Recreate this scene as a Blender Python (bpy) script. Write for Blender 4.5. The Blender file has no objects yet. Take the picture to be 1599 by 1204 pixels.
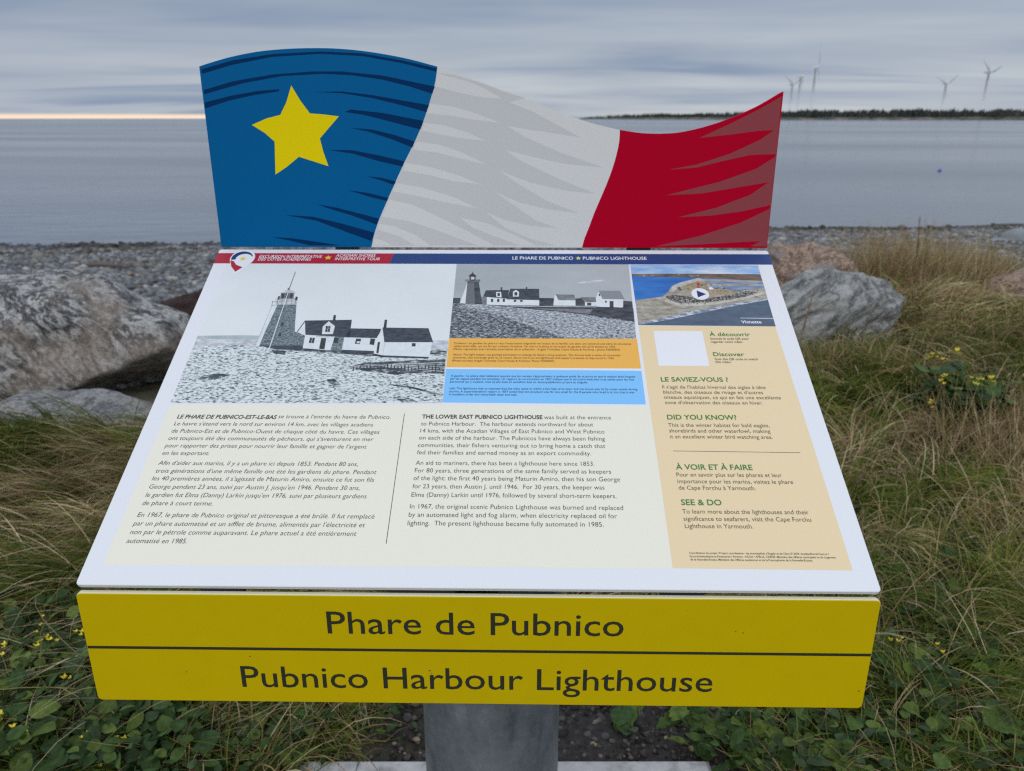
import bpy, math, random
import numpy as np
from mathutils import Matrix, Vector, noise
random.seed(7); rng = np.random.default_rng(7)
scn = bpy.context.scene
# ------------------------------------------------------------------ camera
CAMZ = 1.45
FPX = 1205.7
PIT, ROLL = math.radians(19.094), math.radians(-0.031)
fw = np.array([0, math.cos(PIT), -math.sin(PIT)])
_u = np.array([0, math.sin(PIT), math.cos(PIT)]); _r = np.array([1., 0, 0])
rt = _r*math.cos(ROLL) + _u*math.sin(ROLL); up = -_r*math.sin(ROLL) + _u*math.cos(ROLL)
CP = np.array([0, 0, CAMZ])
cam = bpy.data.cameras.new('camera'); camo = bpy.data.objects.new('camera', cam); scn.collection.objects.link(camo)
camo.matrix_world = Matrix([[rt[0], up[0], -fw[0], 0], [rt[1], up[1], -fw[1], 0], [rt[2], up[2], -fw[2], CAMZ], [0, 0, 0, 1]])
cam.sensor_width = 36; cam.lens = FPX/1599*36; cam.clip_start = 0.05; cam.clip_end = 30000
cam.dof.use_dof = True; cam.dof.focus_distance = 0.96; cam.dof.aperture_fstop = 8.0
scn.camera = camo
scn.cycles.use_denoising = False; scn.cycles.pixel_filter_type = 'BLACKMAN_HARRIS'; scn.cycles.filter_width = 1.25
scn.render.resolution_x = 1024; scn.render.resolution_y = 771
# ------------------------------------------------------------------ light
SUN_EL, SUN_AZ = math.radians(38), math.radians(195)     # behind the camera, diffused by cloud
scn.view_settings.view_transform = 'Standard'; scn.view_settings.look = 'None'
scn.view_settings.exposure = 0.10; scn.view_settings.gamma = 1
sun = bpy.data.lights.new('sun', 'SUN'); suno = bpy.data.objects.new('sun', sun); scn.collection.objects.link(suno)
sun.energy = 0.85; sun.angle = math.radians(40); sun.color = (1, .96, .9)
sd = Vector((math.sin(SUN_AZ)*math.cos(SUN_EL), math.cos(SUN_AZ)*math.cos(SUN_EL), math.sin(SUN_EL)))
suno.rotation_euler = sd.to_track_quat('Z', 'Y').to_euler(); suno.location = sd*30
def N(nt, t, **k):
    n = nt.nodes.new(t)
    for a, b in k.items():
        if a.startswith('i_'):
            n.inputs[int(a[2:]) if a[2:].isdigit() else a[2:]].default_value = b
        else: setattr(n, a, b)
    return n
def ramp(nt, fac, stops, interp='LINEAR'):
    r = nt.nodes.new('ShaderNodeValToRGB'); cr = r.color_ramp; cr.interpolation = interp
    while len(cr.elements) < len(stops): cr.elements.new(0.5)
    for e, (p, c) in zip(cr.elements, stops):
        e.position = p; e.color = tuple(c)+(1,) if len(c) == 3 else c
    nt.links.new(fac, r.inputs[0]); return r.outputs[0]
def mth(nt, op, a, b=None, c=None, clamp=False):
    m = nt.nodes.new('ShaderNodeMath'); m.operation = op; m.use_clamp = clamp
    for i, v in enumerate((a, b, c)):
        if v is None: continue
        if isinstance(v, (int, float)): m.inputs[i].default_value = v
        else: nt.links.new(v, m.inputs[i])
    return m.outputs[0]
def mixc(nt, fac, a, b, mode='MIX'):
    m = nt.nodes.new('ShaderNodeMix'); m.data_type = 'RGBA'; m.blend_type = mode
    for i, v in ((0, fac), (6, a), (7, b)):
        if isinstance(v, (int, float)): m.inputs[i].default_value = v
        elif isinstance(v, tuple): m.inputs[i].default_value = v if len(v) == 4 else v+(1,)
        else: nt.links.new(v, m.inputs[i])
    return m.outputs[2]
world = bpy.data.worlds.new('World'); scn.world = world; world.use_nodes = True
nt = world.node_tree; nt.nodes.clear()
out = N(nt, 'ShaderNodeOutputWorld'); bg = N(nt, 'ShaderNodeBackground'); nt.links.new(bg.outputs[0], out.inputs[0])
tc = N(nt, 'ShaderNodeTexCoord'); sx = N(nt, 'ShaderNodeSeparateXYZ'); nt.links.new(tc.outputs['Generated'], sx.inputs[0])
X, Y, Z = sx.outputs
base = ramp(nt, Z, [(0, (.46, .49, .535)), (.03, (.41, .455, .52)), (.08, (.345, .395, .475)), (.17, (.375, .425, .50)), (.25, (.42, .465, .54)), (.5, (.70, .75, .84)), (1, (1.02, 1.07, 1.16))])
zz = mth(nt, 'ADD', mth(nt, 'MAXIMUM', Z, 0), 0.075)
cv = N(nt, 'ShaderNodeCombineXYZ')
nt.links.new(mth(nt, 'DIVIDE', X, zz), cv.inputs[0]); nt.links.new(mth(nt, 'DIVIDE', Y, zz), cv.inputs[1])
mp = N(nt, 'ShaderNodeMapping'); mp.inputs['Scale'].default_value = (.26, .50, 1); mp.inputs['Location'].default_value = (3.1, 1.7, 0); mp.inputs['Rotation'].default_value = (0, 0, .12)
nt.links.new(cv.outputs[0], mp.inputs[0])
n1 = N(nt, 'ShaderNodeTexNoise'); n1.inputs['Scale'].default_value = 1.0; n1.inputs['Detail'].default_value = 4; n1.inputs['Roughness'].default_value = .5; n1.inputs['Distortion'].default_value = .6
nt.links.new(mp.outputs[0], n1.inputs['Vector'])
cl = ramp(nt, n1.outputs[0], [(.34, (.60, .69, .84)), (.49, (.96, .975, 1)), (.68, (1.22, 1.19, 1.13))])
# slow change of cloud thickness over the whole dome
n2 = N(nt, 'ShaderNodeTexNoise'); n2.inputs['Scale'].default_value = 2.2; n2.inputs['Detail'].default_value = 3
mp2 = N(nt, 'ShaderNodeMapping'); mp2.inputs['Scale'].default_value = (.8, .8, 9); nt.links.new(tc.outputs['Generated'], mp2.inputs[0]); nt.links.new(mp2.outputs[0], n2.inputs['Vector'])
cl2 = ramp(nt, n2.outputs[0], [(.3, (.80, .85, .93)), (.5, (1, 1, 1)), (.7, (1.12, 1.10, 1.06))])
c = mixc(nt, 1.0, base, cl, 'MULTIPLY'); c = mixc(nt, 1.0, c, cl2, 'MULTIPLY')
# gap of clear evening light under the cloud deck, low in the west
gz = mth(nt, 'MULTIPLY', mth(nt, 'SUBTRACT', 0.0058, Z), 320, clamp=True)
gx = mth(nt, 'MULTIPLY', mth(nt, 'SUBTRACT', -0.12, X), 5, clamp=True)
c = mixc(nt, mth(nt, 'MULTIPLY', gz, gx), c, (1.0, .78, .60))
sky = N(nt, 'ShaderNodeTexSky'); sky.sky_type = 'NISHITA'; sky.sun_disc = False; sky.sun_elevation = SUN_EL; sky.sun_rotation = SUN_AZ
skd = mixc(nt, 1.0, sky.outputs[0], (.05, .05, .05), 'MULTIPLY')
c = mixc(nt, .06, c, skd)
nt.links.new(c, bg.inputs[0]); bg.inputs[1].default_value = 1.0
# ------------------------------------------------------------------ helpers
C = scn.collection
INV = {}
def lin(r, g, b):
    f = lambda v: (v/255/12.92 if v/255 <= .04045 else ((v/255+.055)/1.055)**2.4)
    return (f(r), f(g), f(b))
MATS = {}
def mat(name, col, rough=.5, spec=.5, metal=0, coat=0):
    if name in MATS: return MATS[name]
    m = bpy.data.materials.new(name); m.use_nodes = True; b = m.node_tree.nodes['Principled BSDF']
    b.inputs['Base Color'].default_value = tuple(col)+(1,); b.inputs['Roughness'].default_value = rough
    b.inputs['Specular IOR Level'].default_value = spec; b.inputs['Metallic'].default_value = metal
    b.inputs['Coat Weight'].default_value = coat
    MATS[name] = m; return m
def bsdf(m): return m.node_tree.nodes['Principled BSDF']
def pxray(px, py):
    d = fw*FPX + rt*(px-799.5) - up*(py-602); return d/np.linalg.norm(d)
def tag(o, label=None, cat=None, group=None, kind=None):
    if label: o['label'] = label
    if cat: o['category'] = cat
    if group: o['group'] = group
    if kind: o['kind'] = kind
    return o
def empty(name, loc, rz=0):
    o = bpy.data.objects.new(name, None); C.objects.link(o); o.location = loc; o.rotation_euler = (0, 0, rz); o.empty_display_size = .1
    INV[o.name] = (Matrix.Translation(Vector(loc)) @ Matrix.Rotation(rz, 4, 'Z')).inverted()
    return o
def mesh(name, V, F, mats, parent=None, mi=None, smooth=False, origin=None):
    """V world coordinates; stored in the frame of the parent (or about origin)."""
    V = np.asarray(V, float)
    inv = None
    if parent is not None: inv = INV[parent.name]
    elif origin is not None: inv = Matrix.Translation(-Vector(origin))
    if inv is not None:
        M = np.array(inv); V = V @ M[:3, :3].T + M[:3, 3]
    me = bpy.data.meshes.new(name)
    me.from_pydata(V.tolist(), [], [list(map(int, f)) for f in F])
    if not isinstance(mats, (list, tuple)): mats = [mats]
    for m in mats: me.materials.append(m)
    if mi is not None: me.polygons.foreach_set('material_index', mi)
    if smooth: me.polygons.foreach_set('use_smooth', [True]*len(me.polygons))
    me.update()
    o = bpy.data.objects.new(name, me); C.objects.link(o)
    if parent is not None: o.parent = parent; INV[o.name] = INV[parent.name]
    elif origin is not None: o.location = origin
    return o
def bigmesh(name, V, Q, m, col=None, smooth=False):
    """fast mesh of quads or tris (Q: n x k), optional colour per vertex"""
    V = np.asarray(V, np.float32); Q = np.asarray(Q, np.int32); n, k = Q.shape
    me = bpy.data.meshes.new(name)
    me.vertices.add(len(V)); me.vertices.foreach_set('co', V.ravel())
    me.loops.add(n*k); me.loops.foreach_set('vertex_index', Q.ravel())
    me.polygons.add(n); me.polygons.foreach_set('loop_start', np.arange(0, n*k, k, dtype=np.int32))
    me.polygons.foreach_set('loop_total', np.full(n, k, np.int32))
    if smooth: me.polygons.foreach_set('use_smooth', np.ones(n, bool))
    me.materials.append(m); me.update(calc_edges=True)
    if col is not None:
        a = me.color_attributes.new('tint', 'FLOAT_COLOR', 'POINT')
        cc = np.ones((len(V), 4), np.float32); cc[:, :3] = col; a.data.foreach_set('color', cc.ravel())
    o = bpy.data.objects.new(name, me); C.objects.link(o); return o
def box(lo, hi):
    x0, y0, z0 = lo; x1, y1, z1 = hi
    return ([(x0, y0, z0), (x1, y0, z0), (x1, y1, z0), (x0, y1, z0), (x0, y0, z1), (x1, y0, z1), (x1, y1, z1), (x0, y1, z1)],
            [(0, 3, 2, 1), (4, 5, 6, 7), (0, 1, 5, 4), (1, 2, 6, 5), (2, 3, 7, 6), (3, 0, 4, 7)])
def tube(pts, rad, n=8, cap=True):
    pts = [Vector(p) for p in pts]; V = []; F = []
    if isinstance(rad, (int, float)): rad = [rad]*len(pts)
    for i, p in enumerate(pts):
        t = (pts[min(i+1, len(pts)-1)]-pts[max(i-1, 0)]).normalized()
        a = t.cross(Vector((0, 0, 1)) if abs(t.z) < .9 else Vector((1, 0, 0))).normalized(); b = t.cross(a)
        for k in range(n):
            w = 2*math.pi*k/n; V.append(tuple(p+(a*math.cos(w)+b*math.sin(w))*rad[i]))
    for i in range(len(pts)-1):
        for k in range(n):
            F.append((i*n+k, i*n+(k+1) % n, (i+1)*n+(k+1) % n, (i+1)*n+k))
    if cap: F.append(tuple(range(n))); F.append(tuple(reversed(range((len(pts)-1)*n, len(pts)*n))))
    return V, F
def merge(*parts):
    V = []; F = []; MI = []
    for p in parts:
        v, f = p[0], p[1]; k = p[2] if len(p) > 2 else 0; o = len(V)
        V += list(map(tuple, v)); F += [tuple(i+o for i in q) for q in f]; MI += [k]*len(f)
    return V, F, MI
def noise_arr(x, y, s, seed): return np.array([noise.noise((a_*s+seed, b_*s, seed)) for a_, b_ in zip(x, y)])
def fbm2(x, y, s=1., o=4, seed=0.):
    v = np.zeros(len(x)); a = 1; t = 0
    for k in range(o):
        v += a*np.array([noise.noise((xx*s*2**k+seed, yy*s*2**k-seed, seed*.7)) for xx, yy in zip(x, y)]); t += a; a *= .5
    return v/t
# ------------------------------------------------------------------ terrain shape
SEA = -1.2
def waterline(x): return 18.9+.155*x + .5*np.sin(x*.35+1)
def bank(x): return np.interp(x, [-9, -4, -2, 2, 3.5, 6, 12], [5.2, 4.8, 5.0, 6.2, 6.9, 7.0, 6.8])
def ground_z(x, y):
    x = np.asarray(x, float); y = np.asarray(y, float)
    yb = bank(x); yw = waterline(x)
    t = (y-yb)/(yw-yb)
    z = np.where(t < 0, 0, np.where(t < 1, SEA*t, SEA - .075*(y-yw)))
    # soften the top of the bank
    z = z - .10*np.exp(-((y-yb)/1.2)**2)
    rough = np.clip((y-2.0)/2.5, 0, 1)
    z = z + rough*(.045*np.sin(x*1.3+.5)*np.cos(y*1.1)+.02*np.sin(x*3.7+y*2.9))*np.clip(1.3-t, .25, 1)
    z = z + .12*np.exp(-(((x-3.0)/1.3)**2+((y-5.6)/1.2)**2)) + .10*np.exp(-(((x+2.6)/1.5)**2+((y-2.9)/.9)**2))
    return np.maximum(z, -3.5)
def gz(x, y): return float(ground_z(np.array([x]), np.array([y]))[0])
def on_ground(px, py, it=40):
    d = pxray(px, py); t = 1.0
    for _ in range(400):
        p = CP+d*t
        if p[2] <= gz(p[0], p[1]): break
        t += .03
    return CP+d*t
# ---- ground sheet
def soil_mask(x, y):      # bare dark soil round the footing
    return np.clip(1.5-np.sqrt(((x-.16)/.52)**2+((y-1.52)/.42)**2)*1.15, 0, 1)
def build_ground():
    xs = np.concatenate([np.linspace(-400, -14, 14)[:-1], np.linspace(-14, -4, 60)[:-1], np.linspace(-4, 5, 190)[:-1], np.linspace(5, 16, 66)[:-1], np.linspace(16, 400, 14)])
    ys = np.concatenate([np.linspace(-300, -2, 8)[:-1], np.linspace(-2, 1, 30)[:-1], np.linspace(1, 9, 190)[:-1], np.linspace(9, 24, 130)[:-1], np.linspace(24, 60, 12)])
    gx_, gy_ = np.meshgrid(xs, ys); x = gx_.ravel(); y = gy_.ravel()
    z = ground_z(x, y)
    nz = np.array([noise.noise((a*5, b*5, .3))*.012+noise.noise((a*19, b*19, 1.3))*.006 if -5 < a < 6 and b < 9 and b > 0 else 0 for a, b in zip(x, y)])
    z = z+nz
    nx = len(xs); i = np.arange(len(ys)-1)[:, None]*nx+np.arange(nx-1)[None]; i = i.ravel()
    Q = np.stack([i, i+1, i+1+nx, i+nx], 1)
    col = np.zeros((len(x), 3))
    col[:, 0] = np.clip((y-bank(x)-.1)/.7+.5, 0, 1)                  # beach
    col[:, 1] = soil_mask(x, y)                                      # soil
    col[:, 2] = np.clip((y-waterline(x)+1.6)/1.4, 0, 1)              # wet stones
    m = bpy.data.materials.new('ground'); m.use_nodes = True; t = m.node_tree; b = bsdf(m)
    at = N(t, 'ShaderNodeVertexColor', layer_name='tint'); s = N(t, 'ShaderNodeSeparateColor'); t.links.new(at.outputs[0], s.inputs[0])
    tcd = N(t, 'ShaderNodeTexCoord')
    nA = N(t, 'ShaderNodeTexNoise'); nA.inputs['Scale'].default_value = 9; nA.inputs['Detail'].default_value = 8; t.links.new(tcd.outputs['Object'], nA.inputs['Vector'])
    nB = N(t, 'ShaderNodeTexNoise'); nB.inputs['Scale'].default_value = 60; nB.inputs['Detail'].default_value = 6; t.links.new(tcd.outputs['Object'], nB.inputs['Vector'])
    soil = ramp(t, nB.outputs[0], [(.3, (.012, .010, .009)), (.55, (.030, .024, .020)), (.75, (.06, .05, .042))])
    thatch = ramp(t, nA.outputs[0], [(.3, (.020, .022, .010)), (.5, (.045, .042, .018)), (.7, (.09, .07, .035))])
    vo = N(t, 'ShaderNodeTexVoronoi'); vo.inputs['Scale'].default_value = 16; t.links.new(tcd.outputs['Object'], vo.inputs['Vector'])
    vs = N(t, 'ShaderNodeSeparateColor'); t.links.new(vo.outputs['Color'], vs.inputs[0])
    peb = ramp(t, vs.outputs[0], [(0, (.07, .075, .08)), (.4, (.16, .165, .17)), (.8, (.25, .25, .25)), (1, (.36, .33, .28))])
    gap = ramp(t, vo.outputs['Distance'], [(.35, (1, 1, 1)), (.75, (.25, .25, .25))])
    peb = mixc(t, 1, peb, gap, 'MULTIPLY')
    peb = mixc(t, s.outputs[2], peb, mixc(t, 1, peb, (.5, .5, .52), 'MULTIPLY'))
    cc = mixc(t, s.outputs[1], thatch, soil); cc = mixc(t, s.outputs[0], cc, peb)
    t.links.new(cc, b.inputs['Base Color']); b.inputs['Roughness'].default_value = .85
    bp = N(t, 'ShaderNodeBump'); bp.inputs['Strength'].default_value = .8; bp.inputs['Distance'].default_value = .02
    t.links.new(mth(t, 'ADD', nB.outputs[0], mth(t, 'MULTIPLY', mth(t, 'MULTIPLY', vo.outputs['Distance'], -2), s.outputs[0])), bp.inputs['Height']); t.links.new(bp.outputs[0], b.inputs['Normal'])
    o = bigmesh('ground', np.stack([x, y, z], 1), Q, m, col, True); tag(o, kind='structure')
build_ground()
# ---- sea bed beyond the sheet is hidden by the sea: one sheet of water out to the horizon
def build_sea():
    m = bpy.data.materials.new('sea_water'); m.use_nodes = True; t = m.node_tree; b = bsdf(m)
    b.inputs['Base Color'].default_value = (.15, .165, .18, 1); b.inputs['Roughness'].default_value = .09; b.inputs['IOR'].default_value = 1.333
    b.inputs['Specular IOR Level'].default_value = .5
    tcd = N(t, 'ShaderNodeTexCoord')
    mp_ = N(t, 'ShaderNodeMapping'); mp_.inputs['Scale'].default_value = (.35, 1.0, 1); mp_.inputs['Rotation'].default_value = (0, 0, .06); t.links.new(tcd.outputs['Object'], mp_.inputs[0])
    a = N(t, 'ShaderNodeTexNoise'); a.inputs['Scale'].default_value = 1.6; a.inputs['Detail'].default_value = 4; t.links.new(mp_.outputs[0], a.inputs['Vector'])
    d = N(t, 'ShaderNodeTexNoise'); d.inputs['Scale'].default_value = .10; d.inputs['Detail'].default_value = 3; t.links.new(mp_.outputs[0], d.inputs['Vector'])
    h = mth(t, 'ADD', mth(t, 'MULTIPLY', a.outputs[0], .10), mth(t, 'MULTIPLY', d.outputs[0], .5))
    bp = N(t, 'ShaderNodeBump'); bp.inputs['Strength'].default_value = .35; bp.inputs['Distance'].default_value = 1.0
    t.links.new(h, bp.inputs['Height']); t.links.new(bp.outputs[0], b.inputs['Normal'])
    # smooth and wind-ruffled lanes
    e = N(t, 'ShaderNodeTexNoise'); e.inputs['Scale'].default_value = .035; e.inputs['Detail'].default_value = 3
    mp3 = N(t, 'ShaderNodeMapping'); mp3.inputs['Scale'].default_value = (.25, 1, 1); t.links.new(tcd.outputs['Object'], mp3.inputs[0]); t.links.new(mp3.outputs[0], e.inputs['Vector'])
    rr = ramp(t, e.outputs[0], [(.35, (.10, .10, .10)), (.65, (.28, .28, .28))]); t.links.new(rr, b.inputs['Roughness'])
    xs = [-12000, -2000, -300, -60, -20, 20, 60, 300, 2000, 12000]; ys = [14, 20, 40, 90, 300, 1500, 5000, 14000]
    V = [(x, y, SEA) for y in ys for x in xs]; n = len(xs)
    F = [(j*n+i, j*n+i+1, (j+1)*n+i+1, (j+1)*n+i) for j in range(len(ys)-1) for i in range(n-1)]
    tag(mesh('sea', V, F, m), kind='structure')
build_sea()
# ================================================================== THE SIGN
YAW = -0.01644; W = .914; D = .6153; TH = .50108
ex = np.array([math.cos(YAW), math.sin(YAW), 0]); ey = np.array([-math.sin(YAW), math.cos(YAW), 0]); ez = np.array([0, 0, 1.])
P0 = np.array([-.0418, .75028, CAMZ-.50267])
pv = ey*math.cos(TH)+ez*math.sin(TH); pn = -ey*math.sin(TH)+ez*math.cos(TH)      # up the slope, out of the slope
T0 = P0+pv*D
class Plane:
    def __init__(s, o, u, v): s.o, s.u, s.v = o, u, v; s.n = np.cross(u, v)
    def uv(s, px, py):
        d = pxray(px, py); t = ((s.o-CP)@s.n)/(d@s.n); q = CP+d*t-s.o; return q@s.u, q@s.v
    def at(s, u, v, h=0): return s.o+s.u*u+s.v*v+s.n*h
PAN = Plane(P0, ex, pv)                                    # printed face (u centred, v from the lower edge)
FB0 = P0-ey*.00277-ez*.0090                               # top front edge of the name board
FAS = Plane(FB0, ex, ez)
FLG = Plane(T0+ez*.003+ey*.005, ex, ez)
POSTX = float((P0-ex*.0)[0])+.0; 
def postpos():
    # pipe axis under the middle of the panel
    q = P0+ey*.30; return q
pp = postpos()
_d = pxray(768, 1150); _t = (pp[1]-_d[1]*0)/_d[1]; pp = np.array([(_d*_t)[0], pp[1], 0])
sign = empty('interpretive_sign', (float(pp[0]), float(pp[1]), 0.0), YAW)
tag(sign, 'slanted lighthouse information sign with a wavy blue, white and red flag board on top', 'sign')
WH = mat('white_laminate', (.80, .80, .81), .38, .45)
def rounded(w, h, r, n=5, cx=0, cy=0):
    P = []
    for (sx_, sy_, a0) in ((1, -1, -90), (1, 1, 0), (-1, 1, 90), (-1, -1, 180)):
        for k in range(n+1):
            a = math.radians(a0+90*k/n); P.append((cx+sx_*(w/2-r)+r*math.cos(a), cy+sy_*(h/2-r)+r*math.sin(a)))
    return P
def board(name, pl, outline, th, m, parent, bev=.0011):
    """plate with its face on the plane and its thickness behind it; a small chamfer all round"""
    n = len(outline); o = np.array(outline); c0 = o.mean(0)
    nx = np.roll(o, -1, 0)-np.roll(o, 1, 0); nrm = np.stack([nx[:, 1], -nx[:, 0]], 1); nrm /= np.linalg.norm(nrm, axis=1)[:, None]
    ins = o-nrm*bev
    V = [pl.at(a, b, 0) for a, b in ins]+[pl.at(a, b, -bev*.35) for a, b in o-nrm*bev*.35]+[pl.at(a, b, -bev) for a, b in o]+[pl.at(a, b, -th+bev*.6) for a, b in o]+[pl.at(a, b, -th) for a, b in ins]
    F = [tuple(range(n))]+[tuple(reversed(range(4*n, 5*n)))]
    mi = [0, 0]
    for r in range(4):
        for i in range(n): j = (i+1) % n; F.append((r*n+j, r*n+i, (r+1)*n+i, (r+1)*n+j)); mi.append(1 if (r >= 1 and isinstance(m, list)) else 0)
    return mesh(name, V, F, m, parent, mi)
info = board('info_panel', PAN, rounded(W, D, .005, cy=D/2), .006, WH, sign)
# ---- print helper: flat shapes in printing order, each a hair above the last
LAY = .00003
class Art:
    def __init__(s, pl, lay0=1): s.pl = pl; s.V = []; s.F = []; s.MI = []; s.M = []; s.lay0 = lay0
    def poly(s, uv, m, lay):
        o = len(s.V); s.V += [s.pl.at(a, b, (s.lay0+lay)*LAY) for a, b in uv]
        A = sum(uv[i][0]*uv[(i+1) % len(uv)][1]-uv[(i+1) % len(uv)][0]*uv[i][1] for i in range(len(uv)))
        f = tuple(range(o, o+len(uv))); s.F.append(f if A > 0 else f[::-1])
        if m not in s.M: s.M.append(m)
        s.MI.append(s.M.index(m)); return s
    def px(s, P, m, lay, z=None):
        if z: P = [(z[0]+a/z[2], z[1]+b/z[2]) for a, b in P]
        return s.poly([s.pl.uv(a, b) for a, b in P], m, lay)
    def line(s, a, b, w, m, lay, z=None):
        if z: a = (z[0]+a[0]/z[2], z[1]+a[1]/z[2]); b = (z[0]+b[0]/z[2], z[1]+b[1]/z[2])
        a = np.array(s.pl.uv(*a)); b = np.array(s.pl.uv(*b)); d = (b-a)/np.linalg.norm(b-a); n = np.array([-d[1], d[0]])*w/2
        return s.poly([tuple(a-n), tuple(b-n), tuple(b+n), tuple(a+n)], m, lay)
    def build(s, name, parent, label=None):
        o = mesh(name, s.V, s.F, s.M, parent, s.MI)
        if label: o['label'] = label
        return o
TXT = None
def glyphs(body, bold=0.0):
    """outline of one line of writing as a mesh, size 1"""
    cu = bpy.data.curves.new('t', 'FONT'); cu.body = body; cu.size = 1; cu.resolution_u = 3; cu.offset = bold; cu.fill_mode = 'FRONT'
    ob = bpy.data.objects.new('t', cu); C.objects.link(ob)
    dg = bpy.context.evaluated_depsgraph_get(); me = bpy.data.meshes.new_from_object(ob.evaluated_get(dg))
    V = np.array([v.co for v in me.vertices]); F = [tuple(p.vertices) for p in me.polygons]
    bpy.data.objects.remove(ob); bpy.data.curves.remove(cu); bpy.data.meshes.remove(me)
    return V, F
CAPH = .729
class Text:
    def __init__(s, pl, lay=30): s.pl = pl; s.parts = []; s.M = []; s.lay = lay
    def line(s, body, x0, x1, y, caph, m, z=None, bold=0., shear=0., u0=None, y1=None):
        if z: x0 = z[0]+x0/z[2]; x1 = z[0]+x1/z[2]; y = z[1]+y/z[2]; y1 = z[1]+y1/z[2] if y1 is not None else None
        u, v = s.pl.uv(x0, y)
        if u0 is not None: u = u0
        # right end on the same baseline
        yy = y
        for _ in range(6):
            ub, vb = s.pl.uv(x1, yy); _, vc = s.pl.uv(x1, yy+1); yy += (v-vb)/(vc-vb)
        V, F = glyphs(body, bold); w = V[:, 0].max()-V[:, 0].min(); sx_ = (ub-u-shear*caph*.5*0)/w; sy_ = caph/CAPH
        a = (V[:, 0]-V[:, 0].min())*sx_; b = V[:, 1]*sy_; a = a+b*shear
        if shear: a = a*( (ub-u)/(a.max()-min(a.min(), 0)) )
        if m not in s.M: s.M.append(m)
        s.parts.append(([s.pl.at(u+p, v+q, s.lay*LAY) for p, q in zip(a, b)], F, s.M.index(m)))
        return s
    def build(s, name, parent, label=None):
        for (V, F, k) in s.parts:
            o = mesh(name, V, F, s.M[k], parent)
            if label: o['label'] = label
def caph(pl, px, py, h):        # height of a capital h photo-pixels tall whose foot is at px,py
    return pl.uv(px, py-h)[1]-pl.uv(px, py)[1]
def ink(name, c, rough=.5): return mat('print_'+name, c, rough, .25)
def texink(name, stops, scale, stretch=(1, 1, 1), detail=5, rough_n=.6, dist=0., obj=True):
    m = mat('print_'+name, (1, 1, 1), .5, .25); t = m.node_tree; b = bsdf(m)
    tcd = N(t, 'ShaderNodeTexCoord'); mp_ = N(t, 'ShaderNodeMapping'); mp_.inputs['Scale'].default_value = stretch
    t.links.new(tcd.outputs['Object'], mp_.inputs[0]); n = N(t, 'ShaderNodeTexNoise'); n.inputs['Scale'].default_value = scale
    n.inputs['Detail'].default_value = detail; n.inputs['Roughness'].default_value = rough_n; n.inputs['Distortion'].default_value = dist
    t.links.new(mp_.outputs[0], n.inputs['Vector']); t.links.new(ramp(t, n.outputs[0], stops), b.inputs['Base Color']); return m
# colours of the print
cream = ink('cream', (.86, .825, .675)); beige = ink('beige', (.84, .67, .40)); orange = ink('orange', (.88, .47, .09)); lblue = ink('sky_blue', (.23, .56, .92))
pred = ink('red', (.44, .018, .042)); pblue = ink('title_blue', (.025, .06, .20)); pgreen = ink('green', (.055, .22, .055)); ptext = ink('text', (.06, .065, .075))
pwhite = ink('white', (.84, .84, .85)); pyel = ink('star_yellow', (.85, .62, .03)); pgray = ink('rule', (.10, .11, .11)); ptext2 = ink('soft_text', (.11, .10, .085)); pnavy = ink('navy', (.02, .045, .16))
Z3 = (330, 380, 4.1); Z4 = (690, 380, 4.631); Z5 = (970, 380, 4.632)
ZF = (150, 620, 3.263); ZE = (600, 630, 3.9975); ZR = (990, 570, 3.255); ZC = (1040, 850, 5.33); ZO = (690, 520, 4.997)
# bands of flat colour
a = Art(PAN); a.px([(265, 632.5), (692, 632.5), (1014, 634.8), (1051.3, 887.3), (160.5, 882)], cream, 0); a.build('text_background', info)
a = Art(PAN); a.px([(997, 508.5), (1210.7, 509.8), (1331.6, 890.8), (1050.5, 887.2)], beige, 1); a.build('side_column', info)
# title band, to the very edges of the panel
vt0 = PAN.uv(700, 412.2)[1]; vt1 = PAN.uv(700, 396.0)[1]
uR = PAN.uv(330+1172/4.1, 380+58/4.1)[0]; uR2 = PAN.uv(330+1140/4.1, 380+123/4.1)[0]
a = Art(PAN); a.poly([(-W/2+.0003, vt0), (uR2, vt0), (uR, vt1), (-W/2+.0003, vt1)], pred, 2); a.poly([(uR2, vt0), (W/2-.0003, vt0), (W/2-.0003, vt1), (uR, vt1)], pblue, 2)
tb = a.build('title_band', info)
def starpoly(cx, cy, r, q=.42, rot=0):
    return [(cx+(r if k % 2 == 0 else r*q)*math.sin(rot+k*math.pi/5), cy+(r if k % 2 == 0 else r*q)*math.cos(rot+k*math.pi/5)) for k in range(10)]
for (X_, Y_, r, z, c_) in ((748, 92, .0063, Z3, pyel), (987, 108, .0052, Z4, ink('pale_star', (.72, .72, .20)))):
    u, v = PAN.uv(z[0]+X_/z[2], z[1]+Y_/z[2]); Art(PAN).poly(starpoly(u, v, r, .45, -.1), c_, 4).build('title_star', info)
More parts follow.
